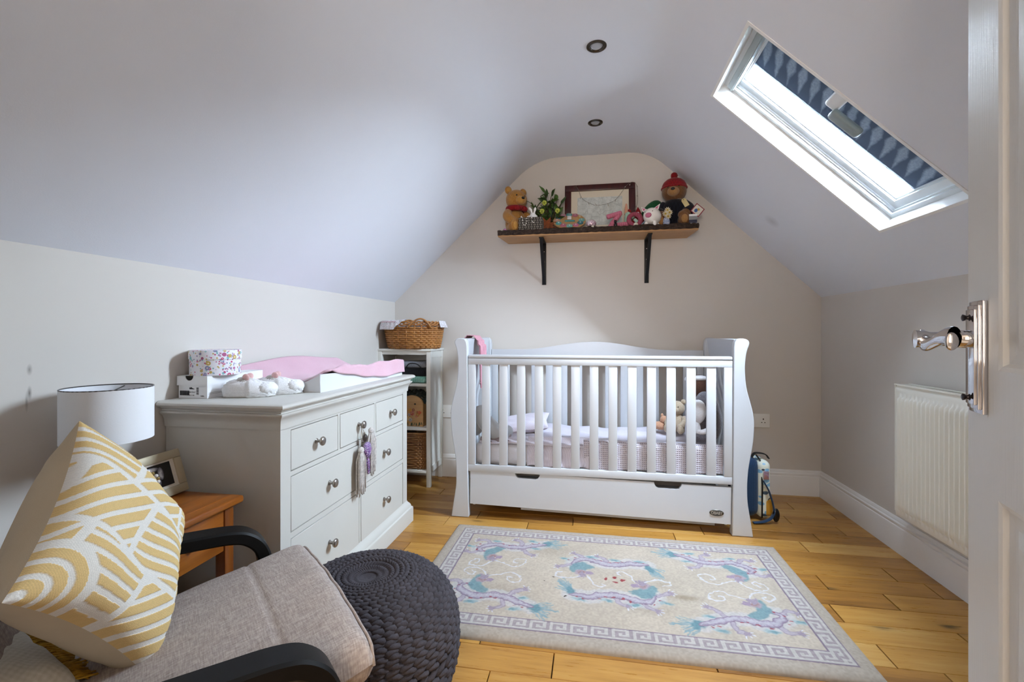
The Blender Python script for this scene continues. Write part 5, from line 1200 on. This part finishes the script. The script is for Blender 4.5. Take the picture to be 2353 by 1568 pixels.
t.col(t.ramp(f, [(.3, '#8a7d76'), (.5, '#a89b94'), (.7, '#c2b6ae')])); t.set(Roughness=.95); t.bump(f, .5, .0015); M_tau = t.m
for s_ in (-1, 1):
    x = s_ * .292
    p = bez([(x, .17, .0), (x, .172, .2), (x, .17, .36), (x, .158, .43), (x, .128, .467), (x, .085, .482), (x, 0, .488), (x, -.2, .498), (x, -.40, .508)], 6)
    MB().band(p, .06, .032, (1, 0, 0)).build('arm', M_bw, ac, smooth=40)
    p = bez([(x, .18, .012), (x, .0, .011), (x, -.3, .011), (x, -.42, .02), (x, -.45, .12), (x, -.41, .38), (x, -.40, .5)], 6)
    MB().band(p, .05, .022, (1, 0, 0)).build('base_runner', M_bw, ac, smooth=40)
    xs_ = s_ * .2
    p = bez([(xs_, .19, .30), (xs_, .1, .29), (xs_, -.18, .225), (xs_, -.27, .25), (xs_, -.34, .40), (xs_, -.42, .66), (xs_, -.50, .97)], 6)
    MB().band(p, .04, .022, (1, 0, 0)).build('seat_frame', M_bw, ac, smooth=40)
for y, z in ((.17, .285), (-.2, .215), (-.41, .66)): MB().band([(-.30, y, z), (.30, y, z)], .05, .02, (0, 1, 0)).build('cross_rail', M_bw, ac, smooth=0)
def pad(u, v, top=1):
    a, b = 2 * u - 1, 2 * v - 1; e = (1 - abs(a) ** 22) ** .5 * (1 - abs(b) ** 26) ** .5
    y = -.27 + .525 * v; zmid = .30 + .095 * v
    crown = .018 * (1 - a * a); seam = -.004 * math.exp(-((v - .74) / .007) ** 2) * top
    ww = .262
    return (a * ww, y, zmid + (.048 * e + crown + seam + .002 * wrinkle(a * .6, v * .4)) * (1 if top > 0 else 0) - (.045 * e if top < 0 else 0))
m = MB(); m.grid(lambda u, v: pad(u, v, 1), 60, 80); m.grid(lambda u, v: pad(u, v, -1), 60, 80); sp_ = m.build('seat_pad', M_tau, ac, smooth=180)
rim_ = [pad(u, .985, 1) for u in [i / 40 for i in range(41)]]
MB().tube([(x * 1.0, y + .006, z - .004) for x, y, z in rim_], .003, 6).build('piping', M_tau, sp_, smooth=180)
def bpad(u, v, top=1):
    a, b = 2 * u - 1, 2 * v - 1; e = (1 - abs(a) ** 10) ** .5 * (1 - abs(b) ** 10) ** .5
    y = -.285 - .20 * v - .01 * math.sin(v * 3); z = .335 + .60 * v
    return (a * .262, y + top * .045 * e + .012 * (1 - a * a) * top, z + top * .012 * e)
m = MB(); m.grid(lambda u, v: bpad(u, v, 1), 40, 40); m.grid(lambda u, v: bpad(u, v, -1), 40, 40); m.build('back_pad', M_tau, ac, smooth=180)
# patterned cushion leaning in the chair: faces room, seen from its side
A_, B_, C_, D_ = (Vector(p) for p in ((-.976, .734, .837), (-.992, .965, .562), (-.814, .731, .355), (-.798, .50, .63)))
cc = (A_ + B_ + C_ + D_) / 4; ex = ((B_ - A_) + (C_ - D_)).normalized(); ey = ((A_ - D_) + (B_ - C_)); ey = (ey - ex * ey.dot(ex)).normalized(); ez = ex.cross(ey)
if ez.x < 0: ey, ex = ex, ey; ez = ex.cross(ey)
Mq = Matrix(((ex.x, ey.x, ez.x, cc.x), (ex.y, ey.y, ez.y, cc.y), (ex.z, ey.z, ez.z, cc.z), (0, 0, 0, 1)))
yc = thing('stripe_cushion', 'mustard and cream patterned cushion standing on its corner in the armchair', 'cushion'); yc.matrix_world = Mq
NS = 300; g = np.linspace(-1, 1, NS); U, V = np.meshgrid(g, g)
S_ = .352 / 2; T_ = .07
E_ = np.sqrt(np.clip(1 - np.abs(U) ** 3.2, 0, 1)) * np.sqrt(np.clip(1 - np.abs(V) ** 3.2, 0, 1))
kx = 1 - .10 * (1 - np.abs(U) ** 1.5) * np.abs(V) ** 2.5 * 0; pin = .12
PX = U * S_ * (1 - pin * (1 - V ** 2) * np.abs(U) ** 4); PY = V * S_ * (1 - pin * (1 - U ** 2) * np.abs(V) ** 4)
# pattern: a quilt of stripe blocks, some straight some fanned, divided by cream bands
p_ = (U + 1) / 2; q_ = (V + 1) / 2
qr = q_ * 2.7 + .25 * np.sin(p_ * 2.6 - .3); rw = np.floor(qr).astype(int); lq = qr - rw
cl = (p_ - .30 * q_ + .19 * rw) * 2.15 + 3; cw_ = np.floor(cl).astype(int); lc = cl - cw_
fr1 = ((q_ - .75 * p_) * 10.5) % 1; fr2 = ((q_ * 15 + .8 * np.sin(p_ * 4)) % 1)
isA = ((rw + cw_) % 2 == 0)
yel = np.where(isA, fr1 > .34, fr2 > .40)
sep = (np.minimum(lq, 1 - lq) < .05) | (np.minimum(lc, 1 - lc) < .05)
rd = np.hypot(p_ - .02, q_ - .02); fan_ = (rd < .26); yel = np.where(fan_, ((rd * 14) % 1) > .38, yel); sep = np.where(fan_, np.abs(rd - .25) < .015, sep)
yel = yel & ~sep
wv = np.sin(U * 300) * np.sin(V * 300)
cr, mu_ = L3('#ece8e0'), L3('#e3c489')
CC = np.where(yel[..., None], mu_, cr) * (.90 + .16 * wv)[..., None] * (.95 + .1 * np.random.RandomState(2).rand(NS, NS))[..., None]
PZ = T_ * E_ + .0012 * wv * (E_ > .1) - .0016 * (~yel) * (E_ > .15) + .005 * np.sin(U * 5 + V * 4) * E_
def face(z, nm, mt_, flip, col=None):
    vv = np.stack([PX, PY, z], -1).reshape(-1, 3); idx = np.arange(NS * NS).reshape(NS, NS)
    ff = np.stack([idx[:-1, :-1], idx[:-1, 1:], idx[1:, 1:], idx[1:, :-1]], -1).reshape(-1, 4)
    if flip: ff = ff[:, ::-1]
    me = bpy.data.meshes.new(nm); me.from_pydata(vv.tolist(), [], ff.tolist()); me.polygons.foreach_set('use_smooth', np.ones(len(ff), bool)); me.update()
    o = bpy.data.objects.new(nm, me); COL.objects.link(o); o.parent = yc; me.materials.append(mt_)
    if col is not None: dye(o, col.reshape(-1, 3))
    return o
face(PZ, 'front_cover', vcol('woven_pattern_cotton', .95, .3, 600, .1), False, CC)
wr = .004 * np.sin(U * 26 + 4 * V) * np.exp(-((np.abs(U) - .8) / .2) ** 2) + .004 * np.sin(V * 22 + 5 * U) * np.exp(-((np.abs(V) - .8) / .2) ** 2)
face(-.105 * E_ + wr * E_, 'back_cover', mat('beige_linen', '#c6b79c', .9, bump=.12, bs=500, var=.06, vs=9), True)
# fringed throw cushion below it
tc = thing('fringed_cushion', 'cream cushion with mustard fringe at the bottom left corner', 'cushion', (-1.058, .606, .428), rot=(0, 14, 71.5))
M_crm = cloth('cream_slub', '#c4beb0', '#dad5ca', 500, 500, .5, big=14); M_mus = cloth('mustard_band', '#b48a35', '#cda456', 500, 500, .5)
pillow(.22, .33, .07).build('cover', M_crm, tc, smooth=180)
MB().sheet(lambda u, v: (-.085 + .15 * u, -.03 + .045 * v + .05 * u, .0375 - .006 * (2 * u - 1) ** 2), 20, 6, .002).build('mustard_stripe', M_mus, tc, smooth=180)
M_frg = mat('mustard_fringe', '#b0851f', .9, var=.3, vs=80)
m = MB()
for i in range(150):
    y = -.15 + .30 * i / 150; L_ = .03 + .012 * hsh(i, 3)
    m.tube([(.098, y, .0), (.115, y + .006 * (hsh(i) - .5), .006 * (hsh(i, 1) - .3)), (.105 + L_, y + .016 * (hsh(i, 4) - .5), -.016 * hsh(i, 2))], .0018, 4)
m.build('fringe', M_frg, tc, smooth=180)['kind'] = 'stuff'
# ================================================================== KNITTED POUF
pf_ = thing('knitted_pouf', 'round charcoal chunky-knit pouf beside the armchair', 'pouf', (-.598, 1.165, 0))
t = NT('charcoal_cord'); v = t.coord('Object'); n = t.noise(v, 260, 3, .7); n2 = t.noise(v, 30, 2); t.col(t.ramp(t.math('ADD', t.math('MULTIPLY', n, .6), t.math('MULTIPLY', n2, .4)), [(.3, '#2a262b'), (.7, '#4a454b')])); t.set(Roughness=.95); t.bump(n, .6, .0015); M_kn = t.m
PR, PH = .235, .355
def pouf(phi):                                            # profile: superellipse
    r_ = PR * abs(math.sin(phi)) ** .72; z = PH / 2 - PH / 2 * (1 if math.cos(phi) > 0 else -1) * abs(math.cos(phi)) ** .78
    if phi > 2.7: z -= .02 * ((phi - 2.7) / .44) ** 2
    return r_, z
MB().lathe([tuple(a * .97 if i == 0 else a for i, a in enumerate(pouf(math.pi * k / 40))) for k in range(1, 41)], 60).build('filling', M_kn, pf_, smooth=180)
m = MB(); NC = 44
for c_ in range(NC):
    pts = []; rad_ = []; K = 230
    for k in range(K + 1):
        phi = .25 + (math.pi - .25 - .04) * k / K; r_, z = pouf(phi); w = 2 * math.pi * r_ / NC; ph = k / K * 52 * math.pi
        da = (math.sin(ph + .5 * math.sin(2 * ph)) * .52 * w) / max(r_, .01); lift = (.0055 * math.cos(2 * ph + .6)) * min(1, r_ / .1)
        a = 2 * math.pi * c_ / NC + da; nx = math.sin(phi); nz_ = -math.cos(phi); rr_2 = r_ + lift * nx + .002
        pts.append((rr_2 * math.cos(a), rr_2 * math.sin(a), z + lift * nz_)); rad_.append(min(.0078, .002 + .25 * w))
    m.tube(pts, rad_, 6)
m.build('knit_cover', M_kn, pf_, smooth=180, fix=False)['kind'] = 'stuff'
# ================================================================== BEDSIDE TABLE, LAMP, PHOTO
M_hon = wood('honey_pine', '#7a3f14', '#a9621f', .28, (30, 2.5, 30)); M_hon2 = wood('dark_honey_pine', '#6a3412', '#8a4c18', .3, (30, 30, 3))
bt = thing('bedside_table', 'honey-stained wooden bedside table with one drawer beside the chest', 'bedside table', (-1.39, .93, 0))
MB().rbox(0, .33, 0, .335, .480, .502, .007, 3).build('top', M_hon, bt)
MB().rbox(.03, .295, .03, .305, .5005, .5035, .012, 2).build('top_inlay', M_hon, bt)
for x in (.012, .277):
    for y in (.015, .28): MB().rbox(x, x + .034, y, y + .034, 0, .482, .003).build('leg', M_hon2, bt)
MB().box(.02, .03, .04, .29, .34, .482).build('back_panel', M_hon2, bt, smooth=0)
for y in (.02, .3): MB().box(.04, .28, y, y + .01, .34, .482).build('side_panel', M_hon, bt, smooth=0)
dd_ = MB().rbox(.285, .307, .05, .28, .35, .474, .003).build('drawer', M_hon, bt)
MB().lathe([(.006, 0), (.005, .008), (.010, .014), (.011, .018), (.007, .022), (0, .023)], 18, Matrix.Translation((.307, .165, .418)) @ Matrix.Rotation(math.pi / 2, 4, 'Y')).build('knob', mat('brass_knob', '#b79a62', .25, .9), dd_)
MB().box(.03, .3, .03, .31, .13, .145).build('lower_shelf', M_hon2, bt, smooth=0)
o = MB().rbox(-.09, .09, -.11, .11, 0, .03, .003).build('magazine_stack', M_card, None, (-1.22, 1.11, .146), (0, 0, 8)); tag(o, 'white magazines on the bedside table\'s lower shelf', 'magazines')
lp = thing('table_lamp', 'table lamp with white drum shade on the bedside table', 'lamp', (-1.255, 1.015, .503))
MB().lathe([(.055, 0), (.055, .008), (.05, .013), (.012, .017), (.009, .03), (.009, .26), (.0, .262)], 28).build('base', mat('grey_metal_lamp', '#5d5b5a', .35, .8), lp)
t = NT('white_lampshade_linen'); v = t.coord('Object'); n = t.noise(v, 300, 2); t.col('#f1f3f7'); t.set(Roughness=.85); t.bump(n, .15, .001); t.b.inputs['Transmission Weight'].default_value = 0
MB().lathe([(.096, .218), (.096, .356), (.0945, .356), (.0945, .218), (.096, .218)], 64).build('shade', t.m, lp)
m = MB()
for a in (0, 2.09, 4.19): m.tube([(0, 0, .34), (.094 * math.cos(a), .094 * math.sin(a), .350)], .0015, 6)
m.tube([(.095 * math.cos(a), .095 * math.sin(a), .355) for a in [2 * math.pi * i / 48 for i in range(48)]], .0016, 6, closed=True); m.build('shade_ring', mat('dark_ring', '#4a4846', .4, .6), lp)
MB().lathe([(.014, .255), (.016, .28), (.024, .30), (.022, .325), (0, .333)], 18).build('bulb', mat('frosted_bulb', '#e9e8e2', .3), lp)
fr_ = thing('photo_frame', 'champagne photo frame with a baby scan picture on the bedside table', 'photo frame', (-1.262, 1.165, .505), rot=(0, -17, 2))
M_chp = mat('champagne_frame', '#c3b79c', .35, .35)
FW, FH = .102, .135
for a in ((-FW, FW, FH - .026, FH), (-FW, FW, 0, .026), (-FW, -FW + .026, .026, FH - .026), (FW - .026, FW, .026, FH - .026)): MB().rbox(-.008, .008, a[0], a[1], a[2], a[3], .003, 2).build('frame_bar', M_chp, fr_)
MB().box(-.004, .003, -FW + .02, FW - .02, .02, FH - .02).build('mount', mat('ivory_mount', '#d8d2c6', .7), fr_, smooth=0)
t = NT('scan_print'); v = t.coord('Object'); n = t.noise(v, 34, 4, .6); sp = t.n('ShaderNodeSeparateXYZ'); t.l(v, sp.inputs[0])
def disc(cy, cz, ry, rz): return t.math('SUBTRACT', 1.0, t.n('ShaderNodeMath').outputs[0]) if 0 else t.math('SUBTRACT', 1.0, t.math('ADD', t.math('POWER', t.math('ABSOLUTE', t.math('DIVIDE', t.math('SUBTRACT', sp.outputs[1], cy), ry)), 2.0), t.math('POWER', t.math('ABSOLUTE', t.math('DIVIDE', t.math('SUBTRACT', sp.outputs[2], cz), rz)), 2.0)), True)
h1 = disc(.0, .052, .022, .02); h2 = disc(-.012, .092, .035, .008); h3 = disc(.025, .075, .01, .02); h4 = disc(-.03, .07, .014, .01)
hs = t.math('MAXIMUM', t.math('MAXIMUM', h1, h2), t.math('MAXIMUM', h3, h4))
t.col(t.ramp(t.math('MULTIPLY', t.math('POWER', hs, .5), t.math('MULTIPLY', n, 1.5)), [(.12, '#060509'), (.45, '#77737a'), (.8, '#d8d3d2')])); t.set(Roughness=.15)
MB().box(.003, .0035, -.066, .062, .034, .104).build('scan_print', t.m, fr_, smooth=0)
MB().band([(-.008, 0, .10), (-.06, 0, -.012)], .04, .004, (0, 1, 0)).build('strut', M_dk, fr_, smooth=0)
bn = thing('bead_bracelet', 'gold and clear bead bracelet hung on the photo frame', 'beads', (-1.245, 1.09, .52))
M_gb = mat('gold_bead', '#b8a06a', .15, .8); M_cb = mat('clear_bead', '#e8e4e0', .05, .3)
for i in range(14):
    a = i / 13; MB().ell((.012 + .022 * math.sin(a * 3), .0 + .03 * math.sin(a * 5), .10 - .105 * a), .0052, 10, 8).build('bead', (M_gb, M_cb)[i % 2], bn, smooth=180)
# ================================================================== RUCKSACK BEHIND THE COT
bp = thing('rucksack', 'navy child\'s rucksack with whale print standing behind the cot', 'rucksack', (.868, 2.72, 0), 4)
M_bn = cloth('navy_polyester', '#182c46', '#25405f', 700, 700, .3)
t = NT('whale_print_canvas'); v = t.coord('Object', (1, 1, 1)); vo = t.n('ShaderNodeTexVoronoi'); vo.inputs['Scale'].default_value = 24; mpw = t.n('ShaderNodeMapping'); mpw.inputs['Scale'].default_value = (1, .8, 1.7); t.l(v, mpw.inputs[0]); t.l(mpw.outputs[0], vo.inputs['Vector'])
scw = t.n('ShaderNodeSeparateColor'); t.l(vo.outputs['Color'], scw.inputs[0])
t.col(t.mix(t.math('LESS_THAN', vo.outputs['Distance'], .42), '#dfe3d6', t.ramp(scw.outputs[0], [(0, '#7fb0d0'), (.3, '#2e3a4c'), (.5, '#9cc4dc'), (.7, '#4a5f73'), (.85, '#a9cbe0')], 'CONSTANT'))); t.set(Roughness=.8); M_wh = t.m
def rbag(p, hx, hy, hz): return p
m = MB(); m.rbox(-.12, .02, -.075, .075, .01, .335, .055, 6); m.build('back_shell', M_bn, bp, smooth=180)
m = MB(); m.rbox(.0, .068, -.078, .078, .012, .32, .034, 6); m.build('front_shell', M_wh, bp, smooth=180)
m = MB(); m.rbox(.035, .072, -.082, -.03, .03, .115, .012, 3); m.build('side_pocket', mat('yellow_patch', '#c08a22', .7), bp, smooth=180)
MB().band(bez([(-.02, -.03, .325), (.0, -.03, .352), (.05, -.03, .348), (.07, -.03, .325)], 6), .022, .005, (0, 1, 0)).build('top_handle', M_blk, bp, smooth=60)
MB().band(bez([(.02, -.08, .22), (.045, -.09, .17), (.064, -.095, .10), (.068, -.10, .06)], 6), .02, .004, (0, 1, 0)).build('strap', M_bn, bp, smooth=60)
MB().band(bez([(.068, -.10, .06), (.05, -.105, .03), (.01, -.11, .012), (-.04, -.11, .006)], 6), .024, .004, (0, 1, 0)).build('strap', M_bn, bp, smooth=60)
MB().ell((.078, -.10, .045), (.018, .012, .036), 16, 12).build('buckle', mat('black_buckle', '#0a0b0f', .2), bp, smooth=180)
MB().tube([(.018, -.075, .02), (.018, -.079, .2), (.018, -.05, .32), (.018, 0, .335)], .004, 6).build('zip', M_blk, bp, smooth=180)
MB().rbox(.022, .05, -.086, -.08, .225, .27, .004, 2).build('zip_charm', mat('holographic_charm', '#c9a9c0', .1, .8), bp)
# ================================================================== SOFT TOYS IN THE COT
F_crm = fur('cream_plush', '#a3907a', '#c9b9a2', 150, .5)
tb = thing('cream_teddy', 'small cream plush bear seated at the cot\'s right end', 'teddy bear', (.488, 2.80, .430), -30)
teddy(tb, .20, F_crm, F_crm, M_nose)
F_gry = fur('charcoal_fleck_fur', '#2d2a2e', '#77727a', 170, 1.0); F_wht = fur('white_plush', '#d3d2d8', '#f2f1f5', 170, .7); F_dbr = fur('dark_brown_plush', '#3d2418', '#5e3a28', 170, .6)
pn = thing('grey_soft_toy', 'large grey and white fluffy soft toy slumped at the cot\'s right end', 'soft toy', (.60, 2.60, .43))
MB().ell((.01, .02, .125), (.072, .07, .135), 26, 18, rot=(0, -8, 0)).build('back', F_gry, pn, smooth=180)
MB().ell((-.055, -.015, .15), (.052, .055, .07), 22, 14, rot=(0, 20, 0)).build('belly', F_wht, pn, smooth=180)
MB().ell((-.075, -.03, .06), (.04, .04, .075), 20, 14).build('leg', F_wht, pn, smooth=180)
MB().ell((-.03, -.05, .03), (.07, .04, .03), 22, 12).build('leg', F_gry, pn, smooth=180)
MB().tube(bez([(-.06, -.06, .055), (-.03, -.075, .06), (.02, -.07, .085)], 5), .014, 10).build('arm', F_wht, pn, smooth=180)
cw = thing('brown_soft_toy', 'dark brown soft toy with white ears propped behind the grey one', 'soft toy', (.60, 2.80, .43))
MB().ell((0, 0, .12), (.065, .055, .12), 22, 16).build('body', F_dbr, cw, smooth=180)
h_ = MB().ell((0, -.02, .265), (.062, .06, .07), 22, 16).build('head', F_dbr, cw, smooth=180)
MB().ell((0, -.05, .318), (.042, .026, .016), 18, 10).build('brow_tuft', F_wht, h_, smooth=180)
MB().ell((.05, -.05, .225), (.02, .02, .02), 14, 10).build('muzzle', F_wht, h_, smooth=180)
for s_ in (-1, 1): MB().ell((s_ * .055, 0, .305), (.02, .012, .018), 14, 8).build('ear', F_wht, h_, smooth=180)
ot = thing('peach_soft_toy', 'tiny peach soft toy lying beside the cream bear in the cot', 'soft toy', (.395, 2.82, .435))
F_pch = fur('peach_plush', '#a87a5c', '#d0a184', 170, .6)
MB().ell((0, 0, .025), (.045, .03, .025), 18, 12).build('body', F_pch, ot, smooth=180); MB().ell((.02, -.005, .06), (.024, .022, .024), 16, 12).build('head', F_pch, ot, smooth=180); MB().ell((.01, 0, .085), (.008, .006, .012), 10, 8).build('ear', F_pch, ot, smooth=180)
